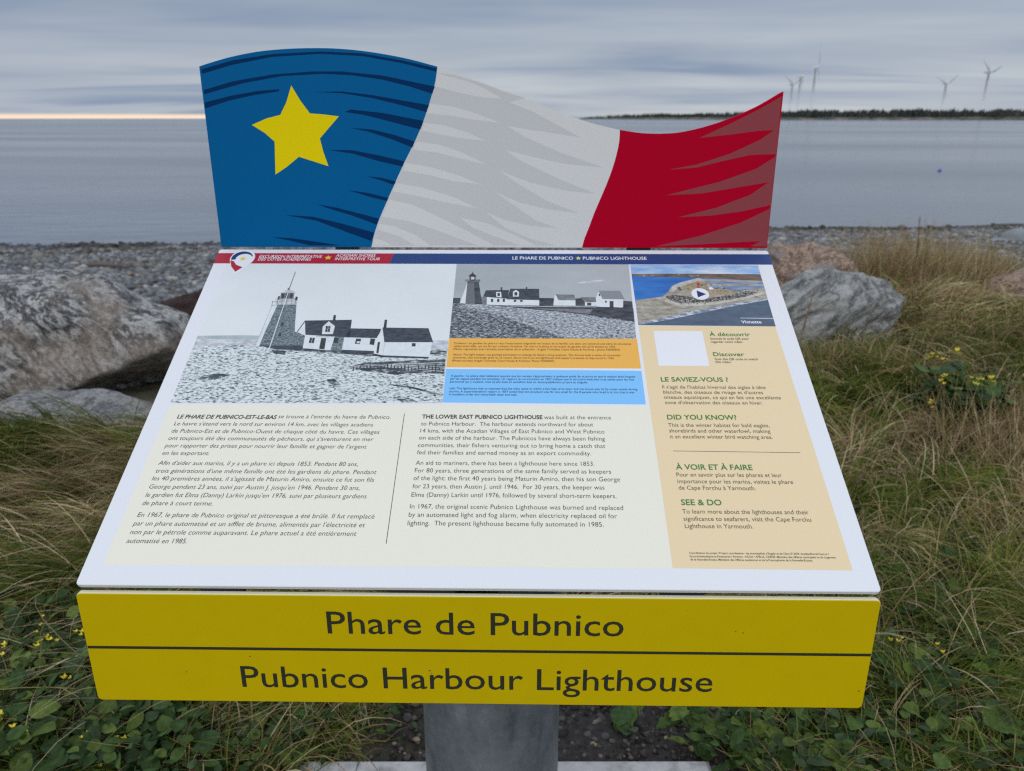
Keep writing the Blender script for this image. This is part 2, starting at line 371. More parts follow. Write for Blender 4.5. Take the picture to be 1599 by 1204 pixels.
# logo: map-pin of a blue and a red sweep round a star
u, v = PAN.uv(330+200/4.1, 380+95/4.1)
def arc(cx, cy, rx, ry, a0, a1, n=14): return [(cx+rx*math.cos(math.radians(a0+(a1-a0)*k/n)), cy+ry*math.sin(math.radians(a0+(a1-a0)*k/n))) for k in range(n+1)]
a = Art(PAN)
R0 = .0205
a.poly(arc(u, v, R0, R0*1.05, -32, 205)+[(u-.004, v-.040), (u+.002, v-.037)], pwhite, 4)
a.poly(arc(u-.001, v, R0*.86, R0*.86, 20, 196)+list(reversed(arc(u+.0025, v-.0015, R0*.66, R0*.62, 20, 190))), pnavy, 6)
a.poly([(u-.0186, v-.006), (u-.0125, v-.008), (u-.006, v-.0175), (u+.006, v-.0235), (u-.003, v-.0355), (u-.013, v-.022)], pred, 6)
a.poly(starpoly(u+.001, v-.002, .0062, .45), pyel, 6)
a.build('tour_logo', info)
# title lettering
t_ = Text(PAN, 14)
hc = caph(PAN, 420, 402, 4.3)
t_.line('EXCURSION INTERPRÉTATIVE', 305, 707, 93, hc, pwhite, Z3, .010, .12).line('DES CÔTES ACADIENNES', 297, 637, 111, hc, pwhite, Z3, .010, .12)
t_.line('ACADIAN SHORES', 797, 1050, 86.5, hc, pwhite, Z3, .010, .12).line('INTERPRETIVE TOUR', 790, 1078, 108.5, hc, pwhite, Z3, .010, .12)
hc = caph(PAN, 850, 405, 4.9)
t_.line('LE PHARE DE PUBNICO', 510, 950, 118, hc, pwhite, Z4, .012).line('PUBNICO LIGHTHOUSE', 1020, 1482, 119.5, hc, pwhite, Z4, .012)
t_.build('title_lettering', info)
# French column
FR = [("Le havre s'étend vers le nord sur environ 14 km, avec les villages acadiens", 396, 1410, 145), ("de Pubnico-Est et de Pubnico-Ouest de chaque côté du havre. Ces villages", 382, 1442, 182),
 ("ont toujours été des communautés de pêcheurs, qui s'aventurent en mer", 366, 1412, 219), ("pour rapporter des prises pour nourrir leur famille et gagner de l'argent", 350, 1378, 257), ("en les exportant.", 335, 575, 295),
 ("Afin d'aider aux marins, il y a un phare ici depuis 1853. Pendant 80 ans,", 316, 1333, 346), ("trois générations d'une même famille ont été les gardiens du phare. Pendant", 300, 1427, 386),
 ("les 40 premières années, il s'agissait de Maturin Amiro, ensuite ce fut son fils", 283, 1415, 425), ("George pendant 23 ans, suivi par Austin J. jusqu'en 1946. Pendant 30 ans,", 267, 1342, 467),
 ("le gardien fut Elma (Danny) Larkin jusqu'en 1976, suivi par plusieurs gardiens", 250, 1377, 509), ("de phare à court terme.", 233, 592, 551),
 ("En 1967, le phare de Pubnico original et pittoresque a été brûlé. Il fut remplacé", 209, 1417, 611), ("par un phare automatisé et un sifflet de brume, alimentés par l'électricité et", 188, 1370, 655),
 ("non par le pétrole comme auparavant. Le phare actuel a été entièrement", 171, 1325, 699), ("automatisé en 1985.", 153, 460, 744)]
hc = caph(PAN, 400, 770, 7.3)
t_ = Text(PAN, 14).line('LE PHARE DE PUBNICO-EST-LE-BAS', 411, 918, 109.5, hc, ptext, ZF, .016, .13).line("se trouve à l'entrée du havre de Pubnico.", 927, 1500, 108.5, hc, ptext, ZF, -.010, .13)
for b_, x0, x1, y in FR: t_.line(b_, x0, x1, y, hc, ptext, ZF, -.010, .13)
t_.build('french_text', info)
EN = [("to Pubnico Harbour.  The harbour extends northward for about", 229, 1305, 138), ("14 kms, with the Acadian Villages of East Pubnico and West Pubnico", 225, 1375, 182), ("on each side of the harbour. The Pubnicos have always been fishing", 217, 1378, 226),
 ("communities, their fishers venturing out to bring home a catch that", 210, 1380, 272), ("fed their families and earned money as an export commodity.", 204, 1292, 318), ("An aid to mariners, there has been a lighthouse here since 1853.", 196, 1312, 383),
 ("For 80 years, three generations of the same family served as keepers", 190, 1417, 431), ("of the light: the first 40 years being Maturin Amiro, then his son George", 182, 1472, 479), ("for 23 years, then Austin J. until 1946.  For 30 years, the keeper was", 176, 1375, 530),
 ("Elma (Danny) Larkin until 1976, followed by several short-term keepers.", 169, 1450, 583), ("In 1967, the original scenic Pubnico Lighthouse was burned and replaced", 160, 1492, 656), ("by an automated light and fog alarm, when electricity replaced oil for", 152, 1454, 708),
 ("lighting.  The present lighthouse became fully automated in 1985.", 145, 1370, 761)]
t_ = Text(PAN, 14).line('THE LOWER EAST PUBNICO LIGHTHOUSE', 235, 988, 94, hc, ptext, ZE, .022).line('was built at the entrance', 998, 1416, 98, hc, ptext, ZE, -.008)
for b_, x0, x1, y in EN: t_.line(b_, x0, x1, y, hc, ptext, ZE, -.008)
t_.build('english_text', info)
Art(PAN).line((631.5, 646), (603, 849), .0008, pgray, 8).build('rule', info); Art(PAN).line((198, 437), (845, 446), .0007, pgray, 8, ZR).build('rule', info)
# right column
hh = caph(PAN, 1050, 596, 6.9); hb = caph(PAN, 1050, 607, 5.4)
t_ = Text(PAN, 14)
for b_, x0, x1, y in (('LE SAVIEZ-VOUS ?', 138, 480, 84), ('DID YOU KNOW?', 170, 523, 277), ('À VOIR ET À FAIRE', 214, 604, 531.5), ('SEE & DO', 241, 447, 712)): t_.line(b_, x0, x1, y, hh*1.02, pgreen, ZR, .014)
t_.line('À découvrir', 640, 935, 671, hh*.95, pgreen, Z5, .010).line('Discover', 668, 892, 816, hh*.95, pgreen, Z5, .010)
t_.build('heading_lettering', info)
t_ = Text(PAN, 14)
for b_, x0, x1, y in (("Il s'agit de l'habitat hivernal des aigles à tête", 145, 670, 120), ("blanche, des oiseaux de rivage et d'autres", 149, 657, 146), ("oiseaux aquatiques, ce qui en fait une excellente", 153, 748, 172), ("zone d'observation des oiseaux en hiver.", 158, 655, 199),
 ("This is the winter habitat for bald eagles,", 175, 690, 314), ("shorebirds and other waterfowl, making", 180, 694, 343), ("it an excellent winter bird watching area.", 185, 706, 373),
 ("Pour en savoir plus sur les phares et leur", 217, 753, 567), ("importance pour les marins, visitez le phare", 222, 810, 601), ("de Cape Forchu à Yarmouth.", 228, 620, 634),
 ("To learn more about the lighthouses and their", 247, 890, 755), ("significance to seafarers, visit the Cape Forchu", 253, 902, 792), ("Lighthouse in Yarmouth.", 260, 607, 829)):
    t_.line(b_, x0, x1, y, hb, ptext2, ZR, -.004)
hs = caph(PAN, 1120, 530, 3.4)
for b_, x0, x1, y in (("Scannez le code QR pour", 645, 925, 697), ("regarder notre vidéo.", 650, 880, 720), ("Scan the QR code to watch", 678, 990, 845), ("this video.", 682, 797, 866)): t_.line(b_, x0, x1, y, hs, ptext2, Z5, .004)
hs = caph(PAN, 1150, 868, 3.2)
for b_, x0, x1, y in (("Coordination du projet / Project coordination : les municipalités d'Argyle et de Clare © 2024. AcadianShoresTour.ca /", 195, 1357, 80),
 ("ExcursionAcadienne.ca Partenaires / Partners : ACOA / APÉCA, CDÉNÉ, Ministère des Affaires municipales et du Logement", 199, 1415, 108), ("de la Nouvelle-Écosse, Ministère des Affaires acadiennes et de la Francophonie de la Nouvelle-Écosse.", 205, 1222, 135)): t_.line(b_, x0, x1, y, hs, ptext2, ZC, .006)
t_.build('side_column_text', info)
a = Art(PAN); a.px([(233, 634), (585, 634.5), (638, 888), (271, 886)], pwhite, 4, Z5); a.build('white_square', info)
# caption boxes
a = Art(PAN); a.px([(53, 686), (1411, 691), (1440, 905), (32, 896)], orange, 2, Z4); cb = a.build('caption_box', info, 'orange caption box under the grey photo')
a = Art(PAN); a.px([(30, 908), (1443, 922), (1475, 1165), (5, 1151)], lblue, 2, Z4); cb2 = a.build('caption_box', info, 'sky blue caption box')
hs = caph(PAN, 850, 545, 3.0)
pc1 = ink('caption_brown', (.17, .10, .035)); pc2 = ink('caption_navy', (.035, .085, .17))
t_ = Text(PAN, 14)
for b_, x0, x1, y in (("Ci-dessus : Le gardien du phare a reçu l'autorisation d'agrandir les locaux de sa famille. Les siens ont construit une série de structures", 93, 1477, 87), ("reliées entre elles, qui ont fini par compter 22 pièces. On voit ici le phare et les locaux du gardien tels qu'ils étaient en 1956.", 91, 1357, 110),
 ("(Photo reproduite avec l'aimable autorisation de la collection : Argyle Township Court House & Archives ; photo P2000003)", 90, 1390, 133), ("Above: The light keeper was granted permission to enlarge his family's living quarters. The Amiros built a series of connected", 85, 1392, 176),
 ("structures, that eventually grew to 22 rooms. Shown here are the lighthouse and keeper's premises as they stood in 1956.", 84, 1347, 199), ("(Photo courtesy Argyle Township Court House & Archives, Photo P2000003)", 80, 877, 223)): t_.line(b_, x0, x1, y, hs, pc1, ZO)
t_.build('caption_text', info, 'brown caption lines on the orange box')
t_ = Text(PAN, 14)
for b_, x0, x1, y in (("À gauche : Le phare était tellement exposé que les marées s'approchaient à quelques pieds de sa porte et que la maison était frappée", 70, 1508, 342), ("par les vagues pendant les tempêtes. Un rapport du surintendant en 1857 indique que la structure était bien trop petite pour les huit", 66, 1500, 365),
 ("personnes qui y vivaient, mais qu'elle était en excellent état et remarquablement propre et soignée.", 63, 1140, 388), ("Left: The lighthouse was so exposed that the tides came to within a few feet of its door and the house was hit by ocean waves during", 60, 1525, 440),
 ("storms. A superintendent's report in 1857 noted that the structure was far too small for the 8 people who lived in it, but that it was", 57, 1500, 464), ("in excellent order and remarkably clean and neat.", 55, 588, 487)): t_.line(b_, x0, x1, y, hs, pc2, ZO)
t_.build('caption_text', info, 'dark blue caption lines on the sky blue box')
# ---- printed photographs
def gray(n, v): return texink(n, [(.28, (v*.55, v*.57, v*.6)), (.5, (v, v*1.03, v*1.06)), (.72, (v*1.5, v*1.53, v*1.56))], 140, (.6, 1, 1), 6, .7)
k_sky = texink('pale_sky', [(.3, (.74, .775, .76)), (.7, (.80, .825, .81))], 9)
k_dark = texink('dark_roof', [(.3, (.025, .032, .045)), (.7, (.10, .115, .135))], 240, (.5, 1.4, 1.4), 7, .7)
k_wall = texink('pale_wall', [(.3, (.66, .71, .71)), (.7, (.80, .83, .82))], 120, (1, 1, 1), 7, .7)
k_shng = texink('shingle', [(.38, (.075, .10, .115)), (.5, (.16, .20, .21)), (.66, (.33, .38, .38))], 330, (1, 1, 2.2))
k_mid = gray('mid_gray', .20); k_line = gray('ink_line', .06); k_lite = gray('light_gray', .55)
k_grnd = texink('shingle_beach', [(.36, (.04, .055, .06)), (.44, (.30, .35, .34)), (.50, (.68, .73, .71)), (.7, (.82, .86, .84))], 300, (.6, 1.5, 1.5), 6, .66, .3)
k_pit = texink('dark_bank', [(.40, (.035, .045, .055)), (.54, (.10, .12, .13)), (.60, (.55, .59, .57))], 120, (.5, 2.2, 2.2), 6, .68)
k_sea = texink('far_land', [(.3, (.36, .42, .41)), (.7, (.50, .55, .54))], 60)
a = Art(PAN, 2)
def e1(y): return 95-357*(y-135)/887-2
P_ = lambda pts, m, lay: a.px(pts, m, lay, Z3)
P_([(95, 135), (1567, 128), (1478, 1022), (-262, 1022)], k_sky, 0)
P_([(e1(590)+3, 592), (200, 588), (330, 592), (300, 614), (e1(612)+3, 612)], k_sea, 1)
P_([(e1(612)+3, 613), (300, 615), (290, 650), (e1(655)+3, 660)], k_lite, 1)
P_([(1400, 620), (1519, 622), (1512, 700), (1395, 690)], k_lite, 1)
P_([(e1(660)+3, 662), (140, 652), (300, 655), (600, 682), (1040, 705), (1395, 712), (1510, 690), (1478, 1022), (-262, 1022)], k_grnd, 2)
P_([(560, 665), (840, 680), (1040, 692), (1390, 722), (1385, 740), (1040, 722), (700, 700), (420, 680)], k_pit, 3)
P_([(1395, 690), (1450, 680), (1508, 692), (1504, 712), (1395, 712)], k_pit, 3)
P_([(880, 792), (960, 768), (1200, 752), (1500, 742), (1490, 835), (1300, 832), (1180, 842), (1000, 822)], k_pit, 3)
P_([(740, 870), (790, 868), (830, 905), (790, 912), (745, 890)], k_pit, 3)
P_([(-60, 850), (40, 832), (130, 842), (60, 865), (-60, 880), (-90, 870)], k_pit, 3)
P_([(1160, 985), (1250, 985), (1330, 1018), (1220, 1015)], k_pit, 3); P_([(1130, 900), (1300, 920), (1470, 968), (1465, 976), (1290, 932), (1140, 908)], k_pit, 3)
P_([(375, 672), (480, 690), (470, 715), (400, 705)], k_pit, 3)
P_([(404, 398), (432, 392), (318, 660), (282, 660)], k_wall, 4)
P_([(425, 392), (545, 392), (536, 520), (532, 662), (305, 662), (340, 575)], k_shng, 5)
P_([(532, 566), (602, 578), (586, 665), (532, 662)], k_shng, 5)
P_([(300, 655), (586, 655), (583, 684), (420, 680)], k_dark, 6)
P_([(412, 352), (552, 350), (545, 394), (412, 392)], k_lite, 6)
for x_ in (425, 455, 485, 515, 540): a.line((x_, 356), (x_-4, 392), .0007, k_mid, 7, Z3)
a.line((388, 398), (392, 372), .0008, k_mid, 7, Z3); a.line((388, 374), (425, 376), .0008, k_mid, 7, Z3); a.line((384, 398), (425, 396), .0008, k_mid, 7, Z3)
P_([(448, 312), (533, 310), (526, 356), (440, 356)], k_mid, 7)
for x_ in (452, 478, 505): P_([(x_, 322), (x_+17, 322), (x_+14, 350), (x_-3, 350)], k_line, 8)
P_([(440, 318), (462, 305), (495, 297), (525, 305), (540, 318)], k_lite, 8); P_([(490, 285), (503, 285), (501, 300), (489, 300)], k_mid, 9)
P_([(428, 340), (440, 338), (436, 362), (424, 360)], k_line, 8); P_([(540, 342), (554, 342), (550, 366), (536, 364)], k_line, 8)
a.line((500, 290), (539, 182), .0009, k_line, 9, Z3); a.line((490, 320), (366, 690), .0013, k_wall, 9, Z3); a.line((388, 400), (284, 655), .0009, k_lite, 9, Z3)
P_([(448, 508), (466, 508), (462, 528), (444, 528)], k_line, 7); P_([(432, 576), (450, 576), (446, 596), (428, 596)], k_line, 7)
P_([(602, 500), (602, 592), (548, 568)], k_wall, 6); a.line((602, 496), (548, 570), .0015, k_dark, 7, Z3)
P_([(602, 582), (855, 600), (838, 692), (586, 672)], k_wall, 6)
P_([(600, 495), (900, 490), (884, 604), (602, 586)], k_dark, 7)
P_([(790, 598), (852, 600), (832, 692), (762, 686)], k_shng, 7)
P_([(786, 604), (815, 606), (810, 640), (782, 638)], k_line, 8)
P_([(714, 532), (752, 498), (792, 528), (778, 582), (708, 582)], k_wall, 8); a.line((710, 534), (752, 497), .0012, k_line, 9, Z3); a.line((752, 497), (794, 530), .0012, k_line, 9, Z3)
P_([(734, 530), (764, 530), (758, 568), (728, 568)], k_line, 9); a.line((749, 530), (743, 568), .0007, k_lite, 10, Z3); a.line((731, 549), (761, 549), .0007, k_lite, 10, Z3)
P_([(783, 460), (798, 460), (795, 494), (778, 494)], k_line, 8)
P_([(632, 604), (664, 606), (656, 640), (624, 638)], k_line, 8); a.line((648, 604), (640, 640), .0007, k_lite, 9, Z3)
P_([(672, 592), (778, 598), (776, 604), (670, 599)], k_lite, 9)
P_([(704, 606), (736, 608), (724, 680), (690, 676)], k_line, 8)
P_([(895, 545), (1088, 548), (1066, 608), (855, 602)], k_dark, 7)
P_([(855, 602), (1062, 608), (1044, 692), (836, 684)], k_wall, 6)
P_([(928, 610), (960, 612), (950, 646), (918, 644)], k_line, 7); P_([(934, 628), (952, 629), (948, 640), (930, 640)], k_wall, 8); P_([(1020, 610), (1050, 612), (1042, 652), (1012, 648)], k_line, 7)
P_([(836, 682), (1044, 690), (1040, 708), (830, 698)], k_dark, 7)
P_([(1098, 542), (1112, 632), (1100, 718), (1040, 706), (1052, 618)], k_wall, 8)
P_([(1110, 628), (1415, 632), (1396, 728), (1098, 718)], k_wall, 8)
P_([(1096, 540), (1390, 544), (1420, 634), (1108, 634)], k_dark, 9)
P_([(1110, 490), (1126, 490), (1120, 544), (1102, 544)], k_line, 9); P_([(1284, 640), (1308, 640), (1308, 661), (1283, 661)], k_line, 9)
P_([(1066, 634), (1081, 632), (1070, 706), (1056, 702)], k_line, 9)
P_([(1040, 706), (1100, 718), (1396, 728), (1385, 738), (1090, 730), (1030, 716)], k_dark, 9)
for _ in range(420):                       # stones, wrack and ruts in the picture
    y_ = 665+355*rng.uniform(0, 1)**.8; x_ = rng.uniform(e1(y_)+10, 1478+(1022-y_)*.1-12); l_ = rng.uniform(3, 16)*(.5+(y_-640)/420); h_ = rng.uniform(1.2, 3.5)*(.6+(y_-640)/420)
    if 880 < x_ < 1500 and 750 < y_ < 830: continue
    if y_ < 745 and x_ > 520: continue
    sl = rng.uniform(-.25, .25)
    P_([(max(x_-l_, e1(y_)+6), y_), (x_-l_*.2, y_-h_+l_*sl*.2), (x_+l_*.7, y_-h_*.4+sl*l_), (x_+l_*.2, y_+h_*.8)], [k_pit, k_line, k_mid, k_lite][rng.choice(4, p=[.4, .25, .2, .15])], 5)
for k in range(5): a.line((930+25*k, 782-2*k+rng.uniform(-6, 6)), (1480, 764+14*k), .0012, k_lite, 5, Z3)
for k in range(26):
    x_ = 905+22*k; P_([(x_, 775+rng.uniform(-8, 30)), (x_+9, 772+rng.uniform(-8, 30)), (x_+7, 800+rng.uniform(-5, 22)), (x_-1, 800+rng.uniform(-5, 22))], k_line, 6)
a.build('archive_photo', info, 'pale grey photo of the lighthouse and white houses on the shingle')
# second photograph
g_sky = texink('gray_sky', [(.3, (.38, .41, .415)), (.6, (.47, .50, .505)), (.8, (.58, .60, .60))], 6, (.6, 1, 2))
g_grnd = texink('pebble_ground', [(.38, (.025, .03, .04)), (.5, (.13, .145, .16)), (.6, (.48, .51, .53))], 330, (.6, 1.5, 1.5), 6, .72, .2)
g_grnd2 = texink('pebble_light', [(.38, (.07, .08, .09)), (.5, (.33, .36, .38)), (.6, (.66, .69, .71))], 360, (.6, 1.5, 1.5), 6, .72, .2)
g_field = texink('dark_field', [(.35, (.035, .04, .05)), (.65, (.10, .11, .125))], 90, (.5, 1, 3))
a = Art(PAN, 2); P_ = lambda pts, m, lay: a.px(pts, m, lay, Z4)
P_([(107, 150), (1350, 152), (1405, 691), (53, 686)], g_sky, 0)
P_([(975, 285), (1100, 265), (1200, 265), (1100, 282), (980, 294)], k_lite, 1)
P_([(82, 395), (135, 395), (130, 436), (78, 436)], g_field, 1); P_([(1300, 415), (1376, 420), (1382, 480), (1300, 470)], g_field, 1)
P_([(78, 434), (330, 440), (1100, 462), (1385, 470), (1405, 691), (53, 686)], g_grnd, 2)
P_([(200, 436), (420, 452), (700, 482), (1000, 515), (1395, 570), (1405, 691), (900, 688), (640, 600), (420, 520), (120, 460)], g_grnd2, 3)
P_([(380, 450), (1100, 456), (1384, 470), (1394, 566), (1150, 528), (800, 488), (560, 470)], g_field, 4)
P_([(660, 470), (1090, 478), (1070, 510), (800, 486)], k_mid, 5)
P_([(188, 275), (175, 436), (130, 432)], k_wall, 4); P_([(186, 275), (266, 275), (292, 442), (170, 436)], g_field, 5); P_([(190, 285), (232, 285), (240, 440), (172, 436)], ink('tower_gray', (.16, .17, .18)), 6)
P_([(268, 384), (325, 392), (322, 444), (290, 442)], k_mid, 5)
P_([(168, 262), (278, 262), (276, 278), (170, 276)], k_mid, 6); P_([(200, 236), (245, 236), (243, 272), (200, 272)], k_line, 7); P_([(210, 243), (236, 243), (234, 262), (210, 262)], k_lite, 8)
P_([(190, 238), (222, 214), (252, 238)], k_line, 7); a.line((223, 216), (223, 205), .001, k_line, 7, Z4)
P_([(325, 390), (475, 398), (475, 450), (325, 444)], k_wall, 5); P_([(318, 340), (486, 338), (474, 402), (298, 386)], k_dark, 6); P_([(425, 318), (437, 318), (437, 342), (425, 342)], k_line, 6)
P_([(392, 352), (428, 352), (432, 392), (394, 388)], k_wall, 7); P_([(402, 360), (420, 360), (420, 382), (402, 382)], k_line, 8)
for x_ in (355, 400, 440): P_([(x_, 402), (x_+16, 402), (x_+16, 425), (x_, 425)], k_line, 7)
P_([(472, 402), (704, 408), (704, 450), (472, 448)], k_wall, 6); P_([(495, 329), (703, 330), (705, 412), (470, 406)], k_dark, 7); P_([(514, 350), (536, 338), (558, 352), (556, 386), (514, 386)], k_wall, 8); P_([(525, 354), (545, 354), (545, 378), (525, 378)], k_line, 9)
P_([(608, 316), (617, 316), (617, 332), (608, 332)], k_line, 7)
for x_ in (520, 566): P_([(x_, 410), (x_+18, 410), (x_+18, 424), (x_, 424)], k_line, 8)
P_([(704, 395), (822, 397), (812, 452), (704, 452)], g_field, 5)
P_([(822, 372), (842, 410), (966, 412), (966, 451), (806, 449), (812, 395)], k_wall, 6); P_([(824, 370), (956, 372), (968, 413), (842, 411)], k_mid, 7)
P_([(966, 400), (1015, 395), (1035, 430), (1035, 452), (966, 452)], g_field, 6)
P_([(1035, 425), (1115, 425), (1115, 452), (1035, 452)], k_wall, 6); P_([(1008, 390), (1110, 391), (1118, 426), (1032, 426)], k_mid, 7); P_([(1050, 430), (1080, 430), (1080, 450), (1050, 450)], k_line, 8)
P_([(1132, 346), (1162, 402), (1168, 462), (1116, 458), (1114, 396)], k_wall, 7); P_([(1162, 402), (1312, 404), (1310, 464), (1166, 461)], k_wall, 7); P_([(1130, 343), (1288, 345), (1322, 406), (1162, 404)], ink('barn_roof', (.26, .28, .29)), 8)
P_([(1213, 418), (1241, 418), (1241, 463), (1213, 462)], k_line, 9); P_([(1134, 366), (1144, 366), (1144, 382), (1134, 382)], k_line, 9); P_([(1180, 416), (1192, 416), (1192, 430), (1180, 430)], k_line, 9)
a.line((470, 455), (1115, 461), .0013, k_lite, 6, Z4)
for _ in range(380):
    y_ = 470+212*rng.uniform(0, 1)**.8; xl = 84-(y_-440)*.12; x_ = rng.uniform(xl+14, 1380 if y_ > 600 else 120+(y_-455)*6); l_ = rng.uniform(3, 17)*(.4+(y_-440)/260); h_ = rng.uniform(1.2, 5)*(.4+(y_-440)/260)
    if x_ > 1375: continue
    P_([(x_-l_*.6, y_), (x_, y_-h_), (x_+l_*.7, y_-h_*.3), (x_+l_*.2, y_+h_*.5)], [k_line, k_lite, k_mid, g_field][rng.choice(4, p=[.3, .25, .2, .25])], 5)
a.build('archive_photo', info, 'dark grey photo of lighthouse, houses and barn above a stony field')
# third photograph, in colour
c_sky = texink('cloudy_blue', [(.38, (.22, .42, .72)), (.5, (.42, .58, .78)), (.62, (.68, .74, .80))], 22, (.5, 1, 2.5))
c_sea = texink('blue_sea', [(.3, (.025, .13, .44)), (.7, (.06, .24, .60))], 50, (.3, 1, 3)); c_land = texink('far_shore', [(.35, (.10, .085, .075)), (.65, (.26, .18, .13))], 120, (.4, 1, 3))
c_sand = texink('sand', [(.35, (.24, .21, .16)), (.5, (.38, .35, .28)), (.65, (.52, .49, .41))], 110, (.6, 1.3, 1.3), 8, .72); c_rock = texink('rock_bank', [(.42, (.05, .05, .05)), (.55, (.20, .19, .17)), (.65, (.42, .40, .36))], 330)
c_oran = texink('dry_grass', [(.35, (.20, .19, .12)), (.5, (.36, .29, .19)), (.65, (.50, .38, .24))], 150, (1, 1, 1), 7, .7); c_slate = texink('slate_water', [(.3, (.075, .105, .155)), (.7, (.12, .16, .215))], 90, (.4, 1, 2)); c_foam = texink('foam', [(.45, (.20, .24, .30)), (.58, (.6, .64, .70))], 190, (.5, 1, 2))
c_lag = texink('lagoon', [(.42, (.10, .20, .42)), (.55, (.28, .34, .42)), (.65, (.40, .38, .34))], 70, (.3, 1, 3))
a = Art(PAN, 2); P_ = lambda pts, m, lay: a.px(pts, m, lay, Z5)
P_([(65, 154), (990, 160), (1117, 601), (124, 592)], c_sky, 0)
P_([(76, 238), (1012, 252), (1060, 410), (1000, 430), (104, 430)], c_sea, 1)
P_([(75, 222), (500, 220), (1006, 224), (1022, 272), (800, 262), (560, 250), (78, 238)], c_land, 2)
P_([(600, 255), (800, 262), (1022, 272), (1037, 322), (700, 350), (560, 300)], c_lag, 2)
P_([(560, 250), (610, 262), (640, 300), (700, 345), (850, 345), (1037, 320), (1059, 402), (800, 445), (500, 495), (124, 592), (104, 412), (300, 385), (340, 350), (365, 310), (420, 285)], c_sand, 3)
P_([(470, 300), (560, 272), (640, 320), (860, 345), (850, 362), (650, 378), (540, 352), (450, 330)], c_oran, 4)
P_([(320, 385), (380, 372), (480, 385), (600, 402), (800, 372), (930, 345), (985, 352), (880, 392), (640, 425), (420, 432), (345, 408)], c_rock, 5)
P_([(405, 320), (425, 315), (440, 340), (415, 345)], c_rock, 5)
P_([(122, 578), (300, 540), (500, 492), (800, 440), (1058, 400), (1062, 412), (850, 450), (560, 506), (330, 560), (126, 592)], c_foam, 6)
P_([(124, 591), (330, 556), (560, 508), (850, 448), (1061, 410), (1117, 601)], c_slate, 7)
P_([(548, 288), (565, 288), (568, 322), (552, 322)], pred, 6)
P_([(630, 320), (655, 318), (670, 332), (640, 336)], pwhite, 6)
c_green = texink('shrub', [(.35, (.05, .07, .03)), (.65, (.17, .18, .09))], 200); c_pale = texink('pale_sand', [(.35, (.42, .40, .34)), (.65, (.62, .60, .53))], 150)
P_([(560, 251), (600, 262), (560, 275), (470, 300), (400, 330), (372, 355), (352, 352), (372, 312), (425, 285)], c_pale, 4)
P_([(330, 400), (420, 438), (650, 430), (900, 388), (1045, 345), (1048, 362), (900, 405), (650, 448), (430, 455), (310, 420)], c_pale, 4)
P_([(600, 262), (780, 268), (1020, 276), (1020, 284), (800, 280), (620, 272)], c_sand, 4); P_([(700, 300), (880, 292), (1028, 300), (1030, 308), (900, 304), (720, 312)], c_sand, 4)
for _ in range(150):
    t_2 = rng.uniform(0, 1); x_ = 330+650*t_2; y_ = (388+38*math.sin(min(t_2*1.6, 1)*3.14)) if t_2 < .5 else 418-70*(t_2-.5)*2; x_ += rng.normal(0, 8); y_ += rng.normal(0, 8); l_ = rng.uniform(3, 8)
    P_([(x_-l_, y_), (x_, y_-l_*.6), (x_+l_, y_), (x_, y_+l_*.5)], [k_line, c_pale, c_rock][rng.integers(0, 3)], 7)
for _ in range(60):
    x_ = rng.uniform(460, 820); y_ = rng.uniform(292, 345); l_ = rng.uniform(4, 14)
    if y_ > 285+abs(x_-560)*.12: P_([(x_-l_, y_), (x_, y_-l_*.35), (x_+l_, y_), (x_, y_+l_*.35)], [c_green, c_pale, c_oran][rng.choice(3, p=[.5, .25, .25])], 7)
for _ in range(26):
    x_ = rng.uniform(130, 1000); y_ = 575-(x_-120)*.19+rng.uniform(-60, -12); l_ = rng.uniform(3, 10)
    if y_ < 585: P_([(x_-l_, y_), (x_, y_-l_*.3), (x_+l_, y_), (x_, y_+l_*.3)], [k_mid, c_pale][rng.integers(0, 2)], 8)
for _ in range(26):
    x_ = rng.uniform(80, 560); y_ = 232+rng.uniform(-6, 8); P_([(x_, y_), (x_+rng.uniform(8, 40), y_-1), (x_+20, y_+3)], [c_green, c_pale, c_oran][rng.integers(0, 3)], 4)
u, v = PAN.uv(970+572/4.632, 380+367/4.632); r = PAN.uv(970+636/4.632, 380+367/4.632)[0]-u
a.poly(arc(u, v, r, r, 0, 345, 23), pwhite, 9); a.poly([(u-.35*r, v-.6*r), (u+.68*r, v-.04*r), (u-.35*r, v+.6*r)], pnavy, 11)
a.line((862, 541), (1100, 545), .0010, pwhite, 9, Z5)
a.build('colour_photo', info, 'colour photo of the sandy point with a play button')
Text(PAN, 18).line('Vignette', 870, 1017, 580, caph(PAN, 1170, 505, 4.6), pwhite, Z5, .02).build('photo_caption', info)
